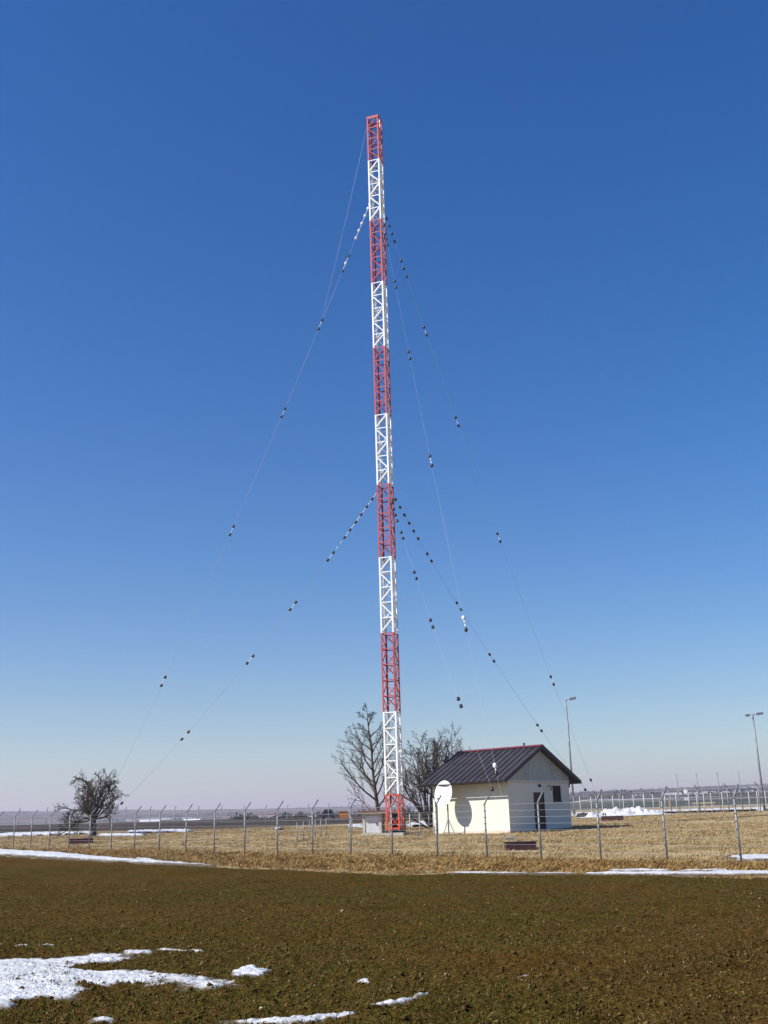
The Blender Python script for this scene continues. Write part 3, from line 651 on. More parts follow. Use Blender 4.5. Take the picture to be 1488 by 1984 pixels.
for k in range(1, 6):
    b = MB(); zz = WB + (WT - WB) * k / 6; wall_strip(b, W0 + .03, W1 - .03, .035, .055, zz - .012, zz + .012); b.build('bar', M['black'], win)
b = MB(); wall_strip(b, W0 - .05, W1 + .05, -.06, .029, WB - .05, WB - .002); b.build('sill', M['roof_trim'], win)
# roof geometry: slope from the eave up to the ridge
run = HW / 2 + HO; slope = math.hypot(run, HR - HE)
for sgn in (1, -1):
    e0 = hp_(-HO if sgn > 0 else HW + HO, -HG, HE); rdir = (hw * sgn * run + up * (HR - HE)) / slope; nrm = np.cross(rdir, hl) * (-1 if sgn > 0 else 1)
    if nrm[2] < 0: nrm = -nrm
    LL = HL + 2 * HG - .05
    rc = e0 + rdir * slope / 2 + hl * LL / 2 - nrm * .05
    rf = MB().box(rc, (slope / 2, LL / 2, .05), (rdir, hl, nrm)).build('roof', M['roof'], house, origin=rc)
    ns = 14
    sm = MB().box((0, 0, 0), (slope / 2 - .02, .017, .024), (rdir, hl, nrm)).mesh('seam', M['roof'])
    for k in range(ns + 1):
        place('seam', sm, e0 + rdir * slope / 2 + hl * (.03 + (LL - .06) * k / ns) + nrm * .022, rf)
    for l_ in (-.012, LL + .012):
        MB().box(e0 + rdir * (slope / 2 - .01) + hl * l_ - nrm * .055, (slope / 2, .014, .105), (rdir, hl, nrm)).build('verge_board', M['roof_trim'], rf)
    ge = e0 - hw * sgn * .07 - up * .07
    gut = MB(); L2 = LL
    prof = [(math.cos(a_) * .07, math.sin(a_) * .07) for a_ in np.linspace(math.pi, 2 * math.pi, 7)]
    prof += [(x_ * .86, y_ * .86) for x_, y_ in reversed(prof)]
    np_ = len(prof)
    gut.add([ge + hl * s_ + hw * x_ + up * y_ for s_ in (0, L2) for x_, y_ in prof], [(i, (i + 1) % np_, np_ + (i + 1) % np_, np_ + i) for i in range(np_)] + [tuple(range(np_)), tuple(reversed(range(np_, 2 * np_)))])
    gut.build('gutter', M['roof_trim'], rf)
rcap = MB(); r0 = hp_(HW / 2, -HG - .02, HR); r1 = hp_(HW / 2, HL + HG, HR)
for s_ in (1, -1):
    d_ = (hw * s_ * run - up * (HR - HE)) / slope; n_ = np.cross(d_, hl); n_ = n_ if n_[2] > 0 else -n_
    rcap.box((r0 + r1) / 2 + d_ * .11 + n_ * .058, (.115, np.linalg.norm(r1 - r0) / 2, .007), (d_, hl, n_))
rcap.build('ridge_cap', M['ridge'], house)
MB().lathe([(.0, 0), (.05, 0), (.05, .14), (.08, .16), (.0, .20)], 10, hp_(HW / 2, .9, HR + .04)).build('vent_cap', M['roof_trim'], house)
# boarded gables: one board each
def gable(l_pos, out):
    nB = 24; wB = HW / nB
    back = [hp_(0, l_pos, HH + .05), hp_(HW, l_pos, HH + .05)]
    bk = MB(); zr = HE + (HO) * (HR - HE) / run
    pts = [hp_(-.35, l_pos, HH), hp_(HW + .35, l_pos, HH), hp_(HW / 2, l_pos, HE + (HW / 2 + HO) * (HR - HE) / run - .16)]
    pts[0] = hp_(0.02, l_pos, HH); pts[1] = hp_(HW - .02, l_pos, HH)
    pa, pb = hp_(.02, l_pos, zr - .14), hp_(HW - .02, l_pos, zr - .14)
    o_ = hl * out * -.10
    poly = [pts[0], pts[1], pb, pts[2], pa]; n5 = len(poly)
    bk.add(poly + [p_ + o_ for p_ in poly], [tuple(range(n5)), tuple(reversed(range(n5, 2 * n5)))] + [(i, n5 + i, n5 + (i + 1) % n5, (i + 1) % n5) for i in range(n5)])
    gp = bk.build('gable', M['board'], house)
    for k in range(nB):
        w0_, w1_ = k * wB + .008, (k + 1) * wB - .008
        h0, h1 = [HE + (HO + min(w_, HW - w_)) * (HR - HE) / run - .15 for w_ in (w0_, w1_)]
        f0 = [hp_(w0_, l_pos + out * .003, HH + .12), hp_(w1_, l_pos + out * .003, HH + .12), hp_(w1_, l_pos + out * .003, h1), hp_(w0_, l_pos + out * .003, h0)]
        f1 = [p_ + hl * out * .022 for p_ in f0]
        MB().add(f0 + f1, [(0, 1, 2, 3), (7, 6, 5, 4), (0, 4, 5, 1), (1, 5, 6, 2), (2, 6, 7, 3), (3, 7, 4, 0)]).build('board', M['board'], gp)
    b_ = MB(); lo_, hi_ = sorted((l_pos, l_pos + out * .045)); wall_strip(b_, .0, HW, lo_, hi_, HH - .06, HH + .115); b_.build('drip_rail', M['band'], house)
gable(-.004, -1)
# downpipes
for w_, l_, s_ in ((-.07, HL - .25, -1), (HW + .07, .5, 1)):
    x0 = hp_(w_ + s_ * (HO - .02), l_ + (.45 if s_ < 0 else 0), HE - .12)
    MB().tube([x0, x0 - up * .18, hp_(w_ + s_ * .25, l_ + .2, HE - .55), hp_(w_, l_, HE - .85), hp_(w_, l_, -.1)], .045, 8).build('downpipe', M['roof_trim'], house, True)
MB().lathe([(.0, 0), (.08, 0), (.09, .06), (.06, .12), (.0, .13)], 10, hp_(3.29, 0, 2.59), (hw, up, -hl)).build('wall_lamp', M['black'], house, True)
MB().tube([hp_(4.30, 0, 2.58), hp_(4.24, -.16, 2.60), hp_(4.20, -.26, 2.50), hp_(4.24, -.24, 2.38), hp_(4.34, -.10, 2.33)], .028, 6).build('hook_lamp', M['black'], house, True)

# ------------------------------------------------------------------ satellite dish on its stand
dc = np.array([3.07, 64.83, 1.54]) * (64.72 / 64.83) + np.array([0, 0, 1.6]); zb = gz(3.24, 64.69)
dish = empty('satellite_dish', (3.24, 64.69, zb), 'large white satellite dish on a steel stand before the cream wall', 'satellite dish')
dn = np.array([-.60, -.72, .20]); dn /= np.linalg.norm(dn); da = np.cross(up, dn); da /= np.linalg.norm(da); db = np.cross(dn, da)
prof = [(r_, .20 * (r_ / .68) ** 2 - .12) for r_ in np.linspace(0.001, .66, 12)]
prof2 = prof + [(.69, .09), (.69, .075)] + [(r_, z_ - .018) for r_, z_ in reversed(prof)]
MB().lathe(prof2, 40, dc, (da * .92, db * 1.10, dn)).build('reflector', M['dish'], dish, True)
MB().tube([dc - dn * .13, dc - dn * .30], .10, 10).build('back_mount', M['galv'], dish)
pt = dc - dn * .30; foot = np.array([3.24, 64.69, zb])
hub = np.array([foot[0], foot[1], pt[2] - .1])
MB().tube([foot - up * .1, np.array([foot[0], foot[1], pt[2]])], .045, 10).build('pole', M['galv'], dish)
MB().tube([np.array([foot[0], foot[1], pt[2] - .05]), pt], .045, 8).build('bracket', M['galv'], dish)
for s_ in (-.42, .42):
    MB().tube([foot + da * s_ - dn * .05 * np.array([1, 1, 0]) + up * .0, foot + da * s_ * .05 + up * .85], .022, 6).build('stay', M['galv'], dish)
MB().tube([foot + da * -.42 + up * .12, foot + da * .42 + up * .12], .02, 6).build('cross_bar', M['galv'], dish)
fp = dc + dn * .62 - db * .42
MB().tube([dc - db * .68 + dn * .05, fp], .016, 6).build('feed_arm', M['galv'], dish)
MB().tube([fp - dn * .02, fp - dn * .14 + db * .06], .045, 8).build('feed_horn', M['galv'], dish)

# ------------------------------------------------------------------ tuning hut behind the mast
uc = np.array([-1.90, 68.75, 0]); uz = gz(-1.4, 69)
ux = fx; uy = np.array([.30, .954, 0])
ux = np.array([1.0, -.10, 0]) / math.hypot(1, .1); uy = np.array([.10, 1.0, 0]) / math.hypot(1, .1)
hut = empty('tuning_hut', (uc + ux * .6 + uy * 1.0 + up * uz), 'small concrete hut with flat overhanging roof and pale steel door', 'hut')
def up_(a_, b_, c_): return uc + ux * a_ + uy * b_ + up * (uz + c_)
def ub(b, a0, a1, b0, b1, c0, c1): b.box(up_((a0 + a1) / 2, (b0 + b1) / 2, (c0 + c1) / 2), ((a1 - a0) / 2, (b1 - b0) / 2, (c1 - c0) / 2), (ux, uy, up)); return b
b = MB(); ub(b, 0, .16, 0, 1.9, -.2, 1.32); ub(b, 1.02, 1.18, 0, 1.9, -.2, 1.32); ub(b, .16, 1.02, 1.74, 1.9, -.2, 1.32); ub(b, .16, 1.02, 0, .14, -.2, .16); ub(b, .16, 1.02, 0, .14, 1.17, 1.32)
b.build('wall', M['hut'], hut)
rf = ub(MB(), -.30, 1.50, -.28, 2.1, 1.32, 1.42).build('roof', M['concrete'], hut)
ub(MB(), -.33, 1.53, -.31, 2.13, 1.42, 1.475).build('roof_felt', M['hut_roof'], rf)
dr = ub(MB(), .17, 1.01, .03, .07, .17, 1.16).build('door', M['steel_door'], hut)
ub(MB(), .86, .94, .0, .03, .60, .74).build('handle', M['black'], dr)
MB().lathe([(.0, 0), (.03, 0), (.05, .10), (.0, .13)], 8, up_(.1, .3, 1.475)).build('roof_insulator', M['ins_dark'], rf)
MB().tube([up_(.0, .1, 1.47), up_(-.01, .1, 1.80), up_(.03, .1, 1.98)], .018, 5).build('conductor', M['black'], hut)
MB().tube([up_(.5, .2, 1.47), up_(.42, .2, 1.78), up_(.30, .2, 1.98), up_(.12, .2, 1.98)], .014, 5).build('conductor', M['base_red'], hut)
# dark tuning cabinet right of the hut, behind the mast feet
cab = empty('tuning_cabinet', (.35, 69.7, gz(.35, 69.7)), 'dark steel cabinet behind the red mast feet', 'cabinet')
cz = gz(.35, 69.7)
MB().box((.35, 69.9, cz + .62), (.42, .40, .60), (ux, uy, up)).build('body', M['black'], cab)
MB().box((.35, 69.9, cz + 1.24), (.48, .46, .025), (ux, uy, up)).build('lid', M['roof_trim'], cab)
for s_ in (-.30, .0):
    MB().box(np.array([.35, 69.9, cz + .95]) + ux * s_ - uy * .41, (.07, .012, .09), (ux, uy, up)).build('vent', M['galv'], cab)
tag(MB().box((1.55, 64.6, gz(1.55, 64.6) + .06), (.16, .13, .05)).box((1.55, 64.6, gz(1.55, 64.6) + .125), (.12, .10, .012)).build('cable_box', M['galv'], None, origin=(1.55, 64.6, gz(1.55, 64.6))), 'small grey cable box lying in the grass right of the mast', 'cable box')

# ------------------------------------------------------------------ fences
def fence(name, label, pts, hgt, arm_dir, arm_len, pr, wires, wire_r, pmat, clips=True, arm_up=.75, group=None, wire_to=None):
    pts = [np.array(p, float) for p in pts]
    root = empty(name, pts[0], label, 'fence', group)
    d = pts[-1] - pts[0]; d[2] = 0; d /= np.linalg.norm(d)
    pm = MB().tube([(0, 0, -.15), (0, 0, hgt)], pr, 8)
    pm = pm.mesh('post', pmat, True)
    am = None
    if arm_dir is not None:
        A = np.array([arm_dir[0], arm_dir[1], 0.0]); A /= np.linalg.norm(A)
        am = MB().tube([(0, 0, -.01), A * arm_len * math.sqrt(1 - arm_up ** 2) + up * arm_len * arm_up], pr * .92, 8).mesh('arm', pmat, True)
    cb = MB()
    for zc in wires: cb.lathe([(pr * 1.0, -.012), (pr * 1.35, -.012), (pr * 1.35, .012), (pr * 1.0, .012)], 8, (0, 0, zc))
    cm = cb.mesh('wire_clips', M['black'])
    for p in pts:
        tl = Vector((float(rng.normal(0, .006)), float(rng.normal(0, .006)), 1))
        o = place('post', pm, p, root)
        if am: place('arm', am, p + up * hgt, o)
        if clips: tag(place('wire_clips', cm, p, o), kind='stuff')
    for zc in wires:
        b = MB()
        for i in range(len(pts) - 1):
            side = np.array([-d[1], d[0], 0]) * pr * 1.05
            b.tube([pts[i] + up * zc + side, (pts[i] + pts[i + 1]) / 2 + up * (zc - .004) + side, pts[i + 1] + up * zc + side], wire_r, 4, False)
        b.build('wire', M['wire'], root)
    return root
pts = []
for i in range(-3, 25):
    x, y = FX0 + FDX * i, FY0 + FDY * i; pts.append((x, y, .06 + .0297 * i))
fence('perimeter_fence', 'near row of grey steel fence posts with inward bent tops and strand wires', pts, 2.0, (.735, .68), .50, .034,
      [.04, .30, .55, .80, 1.05, 1.28, 1.51, 1.74, 1.97], .0036, M['galv'])
pts = []
for i in range(-4, 15):
    t = i / 14; x, y = -35.4 + 30.4 * t, 104 + 20 * t; pts.append((x, y, gz(x, y)))
fence('perimeter_fence', 'far row of grey bent top fence posts behind the grass on the left', pts, 1.95, (.55, -.83), .50, .036, [.1, .6, 1.1, 1.55, 1.92], .006, M['galv'], False)
pts = []
for i in range(-1, 10):
    t = i / 6; x, y = 18.53 + 9.5 * t, 100 - 16 * t; pts.append((x, y, gz(x, y)))
fence('perimeter_fence', 'far row of bent top posts leaning left behind the house on the right', pts, 1.95, (-.86, -.5), .48, .040, [.1, .6, 1.1, 1.55, 1.92], .006, M['galv'], False)
pxs = [1103, 1125, 1146.6, 1168, 1189, 1209, 1229, 1249, 1267, 1290, 1312, 1336.6, 1352, 1366, 1380, 1402, 1425, 1440, 1454, 1470, 1486, 1502]
pts = []
for px in pxs:
    d = 118 - (px - 1103) / 400 * 10; a_, _ = ray(px, 1570); pts.append((a_ * d, d, gz(float(a_ * d), d)))
fence('pale_post_fence', 'row of pale straight posts beyond the snow on the right', pts, 2.05, None, 0, .042, [.5, 1.0, 1.5, 2.0], .006, M['pale_post'], False)
pts = []
for px, d in ((1318, 112), (1357, 110.7), (1398, 109.4), (1440, 108)):
    a_, _ = ray(px, 1575); pts.append((a_ * d, d, gz(float(a_ * d), d)))
fence('ball_stop_fence', 'four tall slim grey posts with fine wires beside the right lamp post', pts, 4.0, None, 0, .048, [.8, 1.6, 2.4, 3.2, 3.95], .004, M['galv'], False)
# little fence round the mast foot
pts = []
ec = [np.array([-5.5, 62.3]), np.array([-3.5, 72.5]), ]
c0 = ctr[:2] + np.array([-5.6, -5.2]); q_ = [np.array([-5.45, 62.6]), np.array([-4.3, 70.9]), np.array([4.0, 71.8])]
for a_, b_, n_ in ((q_[0], q_[1], 5), (q_[1], q_[2], 5)):
    for i in range(n_):
        p = a_ + (b_ - a_) * i / n_; pts.append((p[0], p[1], gz(*p)))
pts.append((q_[2][0], q_[2][1], gz(*q_[2])))
fence('mast_plot_fence', 'low wire fence with thin posts around the mast foot', pts, 1.12, None, 0, .026, [.1, .6, 1.08], .005, M['galv'], False)
pts = []
for p in ((1.0, 65.4), (1.6, 66.2), (2.45, 66.9), (2.9, 68.3)): pts.append((p[0], p[1], gz(*p)))
fence('mast_plot_fence', 'short run of pale fence posts between the mast foot and the house', pts, 1.25, None, 0, .035, [.1, .6, 1.2], .005, M['concrete'], False)

# ------------------------------------------------------------------ lamp posts and small things on the right
def lamp_post(x, y, h, label, heads):
    z = gz(x, y); e = empty('lamp_post', (x, y, z), label, 'lamp post', 'tall floodlight posts'); p = np.array([x, y, z])
    MB().tube([p - up * .2, p + up * h * .5, p + up * h], [.12, .095, .065], 10).build('pole', M['galv'], e, True)
    MB().box(p + up * .04, (.25, .25, .05)).build('base_plate', M['concrete'], e)
    for hx_, tilt in heads:
        MB().tube([p + up * h, p + up * (h + .05) + np.array([hx_ * .3, 0, 0])], .045, 6).build('arm', M['galv'], e)
        ax = np.array([hx_, 0, tilt]); L_ = np.linalg.norm(ax); ax /= L_
        hd = MB().box(p + up * (h + .05) + ax * (.3 + L_ * .5), (L_ * .42, .20, .09), (ax, (0, 1, 0), np.cross(ax, (0, 1, 0)))).build('lamp_head', M['galv'], e)
        MB().box(p + up * (h - .07) + ax * (.3 + L_ * .5), (L_ * .36, .16, .02), (ax, (0, 1, 0), np.cross(ax, (0, 1, 0)))).build('lens', M['steel_door'], hd)
lamp_post(17.3, 105, 11.0, 'tall galvanised lamp post rising just behind the house gable', [(.75, .12)])
lamp_post(35.4, 105, 9.15, 'tall lamp post with two heads at the right edge', [(.75, .08), (-.45, -.05)])
# round sign
x, y = 37.4, 140.0; z = gz(x, y); sg = empty('round_sign', (x, y, z), 'round pale sign with a small panel below on a thin post', 'sign')
zc = EYE + 2.75
MB().tube([(x, y, z - .1), (x, y, zc + .3)], .05, 8).build('post', M['galv'], sg)
MB().lathe([(.0, 0), (.28, 0), (.28, .05), (.0, .05)], 24, (x, y - .06, zc), ((1, 0, 0), (0, 0, 1), (0, -1, 0))).build('disc', M['dish'], sg)
MB().box((x, y - .08, zc - .92), (.24, .03, .17)).build('panel', M['steel_door'], sg)
# goal frame
x, y = 37.2, 150.0; z = gz(x, y); gl = empty('goal_frame', (x, y, z), 'small pale goal frame beyond the white snow band', 'goal frame')
for s_ in (-.75, .55): MB().tube([(x + s_, y, z - .1), (x + s_, y, z + 1.5)], .06, 6).build('upright', M['wood'], gl)
MB().tube([(x - .75, y, z + 1.5), (x + .55, y, z + 1.5)], .06, 6).build('crossbar', M['wood'], gl)
for s_ in (-.75, .55): MB().tube([(x + s_, y, z + 1.5), (x + s_, y + 1.0, z - .05)], .03, 6).build('stay', M['wood'], gl)
# wooden rail
a0 = at(1342, 1557, 130); a1 = at(1385, 1555.5, 130); e = empty('wooden_rail', (a0[0], a0[1], gz(a0[0], a0[1])), 'yellowish wooden rail on posts among the far fences', 'rail')
MB().tube([a0, a1], .10, 8).build('rail', M['wood'], e)
for t in (.08, .5, .92):
    p = a0 + (a1 - a0) * t; MB().tube([(p[0], p[1], gz(p[0], p[1]) - .1), p], .06, 6).build('post', M['wood'], e)
# scrap and logs by the far fence
n_ = 34; e = None
for k in range(8):
    px = 1126 + k * 5 + rng.uniform(-2, 2); x = float(ray(px, 1578)[0]) * 97; y = 97 + rng.uniform(-1, 1); z = gz(x, y) + .1; L_ = rng.uniform(.4, .9); th = rng.uniform(-.5, .5)
    d = np.array([math.cos(th), math.sin(th), rng.uniform(-.1, .25)]) * L_
    o = MB().tube([np.array([x, y, z + .1]) - d, np.array([x, y, z + .12]) + d * .2, np.array([x, y, z + .15]) + d], [.11, .15, .10], 7).build('log', M['scrap'], None, origin=(x, y, z))
    tag(o, 'dark log in the jumble between the house and the snow heap', 'log', 'dark logs beside the snow heap')
# parked car and orange skip far behind the mast plot
cx_, cy_ = at(637, 1590, 170)[:2]; z = gz(cx_, cy_); car = empty('parked_car', (cx_, cy_, z), 'dark parked car far behind the fence, left of the orange skip', 'car')
sideprof = [(-.9, .25), (.9, .25), (.9, .8), (.75, .85), (.55, 1.35), (-.55, 1.35), (-.78, .85), (-.9, .8)]
MB().add([(cx_ + x_ , cy_ + s_, z + z_ ) for s_ in (-2, 2) for x_, z_ in sideprof], [(i, (i + 1) % 8, 8 + (i + 1) % 8, 8 + i) for i in range(8)] + [tuple(reversed(range(8))), tuple(range(8, 16))]).build('body', M['car'], car)
MB().box((cx_, cy_ - 2.01, z + 1.08), (.5, .01, .16)).build('windscreen', M['glass'], car)
for sx_ in (-.75, .75):
    for sy_ in (-1.3, 1.3): MB().lathe([(.0, -.1), (.3, -.1), (.3, .1), (.0, .1)], 12, (cx_ + sx_, cy_ + sy_, z + .3), ((0, 1, 0), (0, 0, 1), (1, 0, 0))).build('wheel', M['black'], car)
ox, oy = at(668.5, 1592, 165)[:2]; z = gz(ox, oy); sk = empty('orange_skip', (ox, oy, z), 'small orange skip far behind the mast plot fence', 'skip')
MB().add([(ox - .7, oy - .6, z + .05), (ox + .7, oy - .6, z + .05), (ox + .7, oy + .6, z + .05), (ox - .7, oy + .6, z + .05), (ox - .95, oy - .7, z + 1.0), (ox + .95, oy - .7, z + 1.0), (ox + .95, oy + .7, z + 1.0), (ox - .95, oy + .7, z + 1.0)],
         [(3, 2, 1, 0), (0, 1, 5, 4), (1, 2, 6, 5), (2, 3, 7, 6), (3, 0, 4, 7), (4, 5, 6, 7)]).build('body', M['orange'], sk)
MB().box((ox, oy - .7, z + .98), (1.0, .05, .05)).build('rim', M['orange'], sk)

# ------------------------------------------------------------------ bare trees
class Tree:
    def __init__(s, seed): s.r = np.random.default_rng(seed); s.thick = MB(); s.thin = MB()
    def limb(s, p, d, L, r, lev, maxlev, o):
        R = s.r; n = max(3, int(L / o['seg'][min(lev, len(o['seg']) - 1)])); pts = [np.array(p, float)]; rad = [r]; dirs = []
        d = np.array(d, float); d /= np.linalg.norm(d); st = L / n
        for i in range(n):
            d = d + R.normal(0, o['wob'][min(lev, len(o['wob']) - 1)], 3) + up * o['trop'][min(lev, len(o['trop']) - 1)]
            d /= np.linalg.norm(d); pts.append(pts[-1] + d * st); rad.append(max(r * (1 - (i + 1) / n * o['taper']), o['rmin'])); dirs.append(d.copy())
        (s.thick if lev <= o['trunk_lev'] else s.thin).tube(pts, rad, 7 if lev == 0 else (5 if r > .03 else (4 if r > .012 else 3)), False)
        if lev >= maxlev: return
        nc = o['kids'][min(lev, len(o['kids']) - 1)]; nc = max(1, int(nc * R.uniform(.8, 1.2))) if lev else nc
        t0 = o['start'][min(lev, len(o['start']) - 1)]
        for c in range(nc):
            t = t0 + (1 - t0) * (c + R.uniform(.1, .9)) / nc; t = min(t, .98)
            i = min(int(t * n), n - 1); q = pts[i] + (pts[i + 1] - pts[i]) * (t * n - i)
            a = dirs[i]; b = np.cross(a, R.normal(0, 1, 3)); b /= np.linalg.norm(b)
            if lev == 0 and 'golden' in o:
                g_ = c * 2.39996 + o['golden']; b = np.array([math.cos(g_), math.sin(g_), 0])
            ang = math.radians(o['ang'][min(lev, len(o['ang']) - 1)] + R.normal(0, 9))
            nd = a * math.cos(ang) + b * math.sin(ang)
            ll = L * o['ratio'][min(lev, len(o['ratio']) - 1)] * R.uniform(.65, 1.15)
            if lev == 0 and 'shape' in o: ll *= o['shape'](t)
            elif lev > 0: ll *= 1.15 - .65 * t
            s.limb(q, nd, ll, max(min(rad[i] * .9, r * o['rr'][min(lev, len(o['rr']) - 1)] * (ll / (L * .6)) ** .5), o['rmin']), lev + 1, maxlev, o)
    def done(s, base, label, m1, m2, group=None):
        e = empty('bare_tree', base, label, 'tree', group); s.thick.build('trunk', m1, e, True); s.thin.build('crown', m2, e); return e
# round dark fruit tree on the left
x, y = -23.9, 88.0; z = gz(x, y); base = np.array([x, y, z]); T1 = Tree(5)
o1 = dict(seg=[.2, .22, .18, .14, .12], wob=[.10, .16, .18, .2, .22], trop=[.02, .05, .03, .02, .0], taper=.75, rmin=.0085, trunk_lev=1, kids=[0, 13, 8, 5, 2], start=[.2, .25, .2, .15], ang=[50, 52, 50, 50], ratio=[1, .46, .48, .5, .5], rr=[.6, .55, .5, .5])
tp = base + np.array([-.05, 0, 1.45])
T1.thick.tube([base - up * .2, base + up * .5 + np.array([.02, 0, 0]), tp], [.27, .21, .19], 9, False)
for d_, L_, r_ in (((.05, .1, 1), 4.3, .12), ((-.45, .1, .85), 3.4, .11), ((.5, -.2, .8), 3.3, .10), ((-.98, -.2, .10), 3.2, .10), ((-.85, .1, .35), 3.3, .10), ((-.9, -.4, -.02), 2.8, .07), ((.98, .3, .16), 2.4, .09), ((.8, -.1, .5), 2.9, .09), ((-.6, -.2, .6), 3.1, .09), ((.3, .1, .95), 3.7, .09), ((-.22, -.1, 1), 3.7, .09), ((-.2, .7, .7), 3.0, .10), ((.25, -.75, .65), 3.0, .09), ((-.8, -.5, .55), 2.8, .09), ((.1, .3, .95), 3.6, .09), ((-.7, .4, .05), 2.3, .08)):
    T1.limb(tp - up * .15, d_, L_, r_, 1, 4, o1)
T1.done(base, 'round dark bare fruit tree alone on the left', M['bark'], M['twig'])
# slender tree behind the mast
x, y = -.95, 78.0; z = gz(x, y); base = np.array([x, y, z]); T2 = Tree(14)
o2 = dict(seg=[.3, .28, .2, .16], wob=[.025, .06, .09, .13], trop=[.02, .045, .04, .03], taper=.9, rmin=.009, trunk_lev=0, kids=[28, 11, 7, 3], start=[.14, .25, .2], ang=[58, 36, 38, 40], ratio=[.50, .44, .42, .5], rr=[.48, .5, .5, .5], golden=2.6, shape=lambda t: 1.2 - 1.08 * t)
T2.limb(base - up * .2, (-.02, 0, 1), 9.0, .17, 0, 3, o2)
T2.done(base, 'slender bare tree with spreading branches right behind the mast', M['bark_moss'], M['twig'])
# broad tree behind the house
x, y = 3.2, 83.0; z = gz(x, y); base = np.array([x, y, z]); T3 = Tree(23)
o3 = dict(seg=[.3, .3, .24, .18, .15], wob=[.05, .09, .12, .15, .18], trop=[.02, .04, .03, .02, .01], taper=.85, rmin=.009, trunk_lev=1, kids=[0, 11, 7, 5, 2], start=[.3, .34, .2, .15], ang=[40, 38, 40, 42], ratio=[1, .36, .48, .5, .5], rr=[.6, .5, .5, .5])
for q_ in range(25):                                             # stems fanning out into one rounded crown
    f_ = -.62 + 1.30 * (q_ + .5) / 25; dd = (f_ * .95, rng.uniform(-.35, .45), 1.0); L_ = (7.0 - 2.6 * abs(f_ + .02) ** 1.3) * rng.uniform(.92, 1.05)
    T3.limb(base + np.array([f_ * .5, dd[1] * .4, -.15]), dd, L_, .13 if q_ % 3 == 0 else .075, 1, 4, o3)
for d_, L_, r_ in (((-.85, -.1, .45), 3.4, .09), ((-.7, .2, .75), 4.4, .09)):
    T3.limb(base + np.array([d_[0] * .3, d_[1] * .3, -.15]), d_, L_, r_, 1, 4, o3)
T3.done(base, 'broad bare tree of many stems between the mast and the house', M['bark'], M['twig'])
# tree cut by the right edge
x, y = 42.5, 112.0; z = gz(x, y); base = np.array([x, y, z]); T4 = Tree(31)
o4 = dict(o1); o4['kids'] = [0, 9, 6, 4, 2]
for d_, L_, r_ in (((-.5, 0, .8), 4.4, .12), ((-.15, .2, 1), 4.6, .12), ((.4, -.1, .8), 4, .12), ((-.85, -.2, .5), 3.9, .10), ((-.75, .3, .75), 4.0, .10)):
    T4.limb(base + up * .6, d_, L_, r_, 1, 4, o4)
T4.thick.tube([base - up * .2, base + up * .8], [.2, .17], 8, False)
T4.done(base, 'bare tree cut off by the right edge of the picture', M['bark'], M['twig'])

# ------------------------------------------------------------------ far village and woods
def far_house(px, py, d, w, h, dep, m, rmat, label, rh=None):
    p = at(px, py, d); x, y = p[0], p[1]; z = gz(x, y); e = empty('far_house', (x, y, z), label, 'house', 'houses of the far village'); rh = rh if rh is not None else h * .5
    MB().box((x, y, z + h / 2 - .5), (w / 2, dep / 2, h / 2 + .5)).build('wall', m, e)
    o_ = .4; V = [(x - w / 2 - o_, y - dep / 2 - o_, z + h), (x + w / 2 + o_, y - dep / 2 - o_, z + h), (x + w / 2 + o_, y + dep / 2 + o_, z + h), (x - w / 2 - o_, y + dep / 2 + o_, z + h), (x - w / 2 - o_, y, z + h + rh), (x + w / 2 + o_, y, z + h + rh)]
    MB().add(V, [(3, 2, 1, 0), (0, 1, 5, 4), (2, 3, 4, 5), (0, 4, 3), (1, 2, 5)]).build('roof', rmat, e)
    for k in range(max(2, int(w / 4))):
        MB().box((x - w / 2 + w * (k + .5) / max(2, int(w / 4)), y - dep / 2 - .02, z + h * .6), (.6, .04, .7)).build('window', M['glass'], e)
far_house(333, 1588, 1080, 10, 5.5, 8, M['far_pink'], M['far_roof'], 'far pinkish house between fence posts left of the middle')
far_house(288, 1588, 1250, 26, 4, 12, M['far_white'], M['far_white'], 'long low white hall in the far village on the left', 1.5)
far_house(262, 1587, 1200, 7, 5, 7, M['far_white'], M['far_roof'], 'far white house just right of the dark round tree')
far_house(222, 1588, 1100, 8, 5, 8, M['far_wall'], M['far_roof'], 'far house seen behind the round dark tree on its right')
far_house(372, 1587, 1350, 20, 4, 10, M['far_white'], M['far_white'], 'low white shed in the far village right of the pinkish house', 1.5)
far_house(502, 1580, 1300, 8, 8, 8, M['far_wall'], M['far_roof'], 'tall pale far house left of the far reddish block')
far_house(525, 1579, 1300, 12, 9, 9, M['far_pink'], M['far_roof'], 'reddish far block left of the mast plot')
far_house(575, 1579, 1400, 12, 7, 9, M['far_wall'], M['far_roof'], 'beige far house above the mast plot corner')
far_house(598, 1582, 1400, 26, 4, 12, M['far_white'], M['far_white'], 'long white far roof left of the tuning hut', 1.2)
far_house(628, 1581, 1350, 9, 6, 8, M['far_wall'], M['far_roof'], 'far house just left of the tuning hut')
far_house(76, 1594, 900, 6, 4, 6, M['far_white'], M['far_roof'], 'tiny white house in the far fields at the left edge')
far_house(440, 1584, 1300, 10, 5, 8, M['far_wall'], M['far_roof'], 'far house above the middle of the left fence')
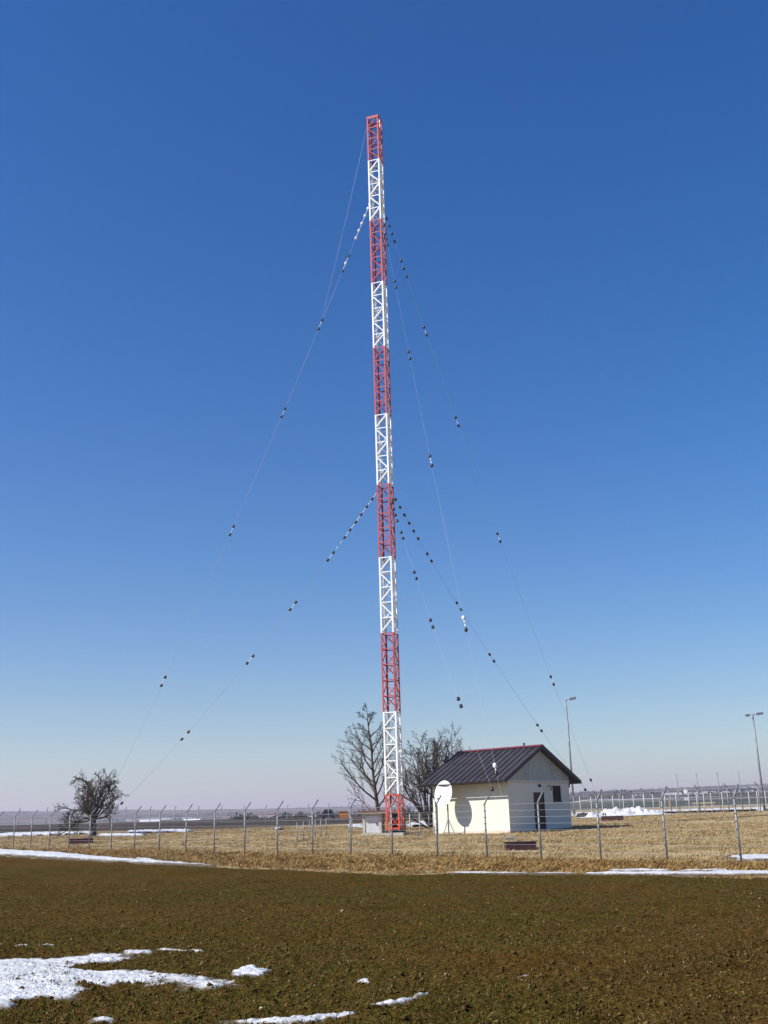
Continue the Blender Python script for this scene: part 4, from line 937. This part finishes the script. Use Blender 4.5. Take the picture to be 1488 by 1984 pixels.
# woods and hedges far off: one mass of small faces
V = []; n_w = 1500
a = np.radians(rng.uniform(-26, 26, n_w)); r = rng.uniform(620, 2700, n_w); x, y = r * np.sin(a), r * np.cos(a)
k = fbm(x / 160, y / 90, 141, 3) > .57; x, y, r = x[k], y[k], r[k]
n1 = 46; n = len(x)
c = np.stack([x, y, tz(x, y)], -1)[:, None, :]; s_ = rng.uniform(3.5, 7, (n, 1, 1)) * np.array([2.4, 1.5, .5])
off = rng.normal(0, .45, (n, n1, 3)) * s_; off[..., 2] = np.abs(off[..., 2]) * 1.2
cc = (c + off).reshape(-1, 3); sc_ = (rng.uniform(.5, 1.4, (len(cc), 1, 1)))
V = cc[:, None, :] + rng.normal(0, 1, (len(cc), 3, 3)) * sc_
me = np_mesh('far_woods', V.reshape(-1, 3), np.arange(len(cc) * 3).reshape(-1, 3), M['far_tree'])
tag(link(bpy.data.objects.new('far_woods', me)), 'hazy woods and hedges on the far hills', kind='stuff')
# low hedge and brush behind the mast plot
a = np.radians(rng.uniform(-8, 9, 90)); r = rng.uniform(330, 460, 90); x, y = r * np.sin(a), r * np.cos(a); n = len(x); n1 = 60
c = np.stack([x, y, tz(x, y)], -1)[:, None, :]; off = rng.normal(0, .5, (n, n1, 3)) * np.array([3.2, 1.5, 1.0]); off[..., 2] = np.abs(off[..., 2])
cc = (c + off).reshape(-1, 3); V = cc[:, None, :] + rng.normal(0, .45, (len(cc), 3, 3))
me = np_mesh('far_hedge', V.reshape(-1, 3), np.arange(len(cc) * 3).reshape(-1, 3), M['far_tree'])
tag(link(bpy.data.objects.new('far_hedge', me)), 'brown hedge line behind the dark field', kind='stuff')

# ------------------------------------------------------------------ haze
hz = bpy.data.materials.new('haze'); hz.use_nodes = True; nt = hz.node_tree; nt.nodes.clear()
out = nt.nodes.new('ShaderNodeOutputMaterial'); pv = nt.nodes.new('ShaderNodeVolumePrincipled')
pv.inputs['Color'].default_value = (.94, .85, 1.0, 1); pv.inputs['Density'].default_value = .00030; pv.inputs['Anisotropy'].default_value = .2
nt.links.new(pv.outputs[0], out.inputs['Volume'])
tag(MB().box((0, 0, 60), (7200, 7200, 75)).build('haze', hz), 'thin pale winter haze', kind='stuff')
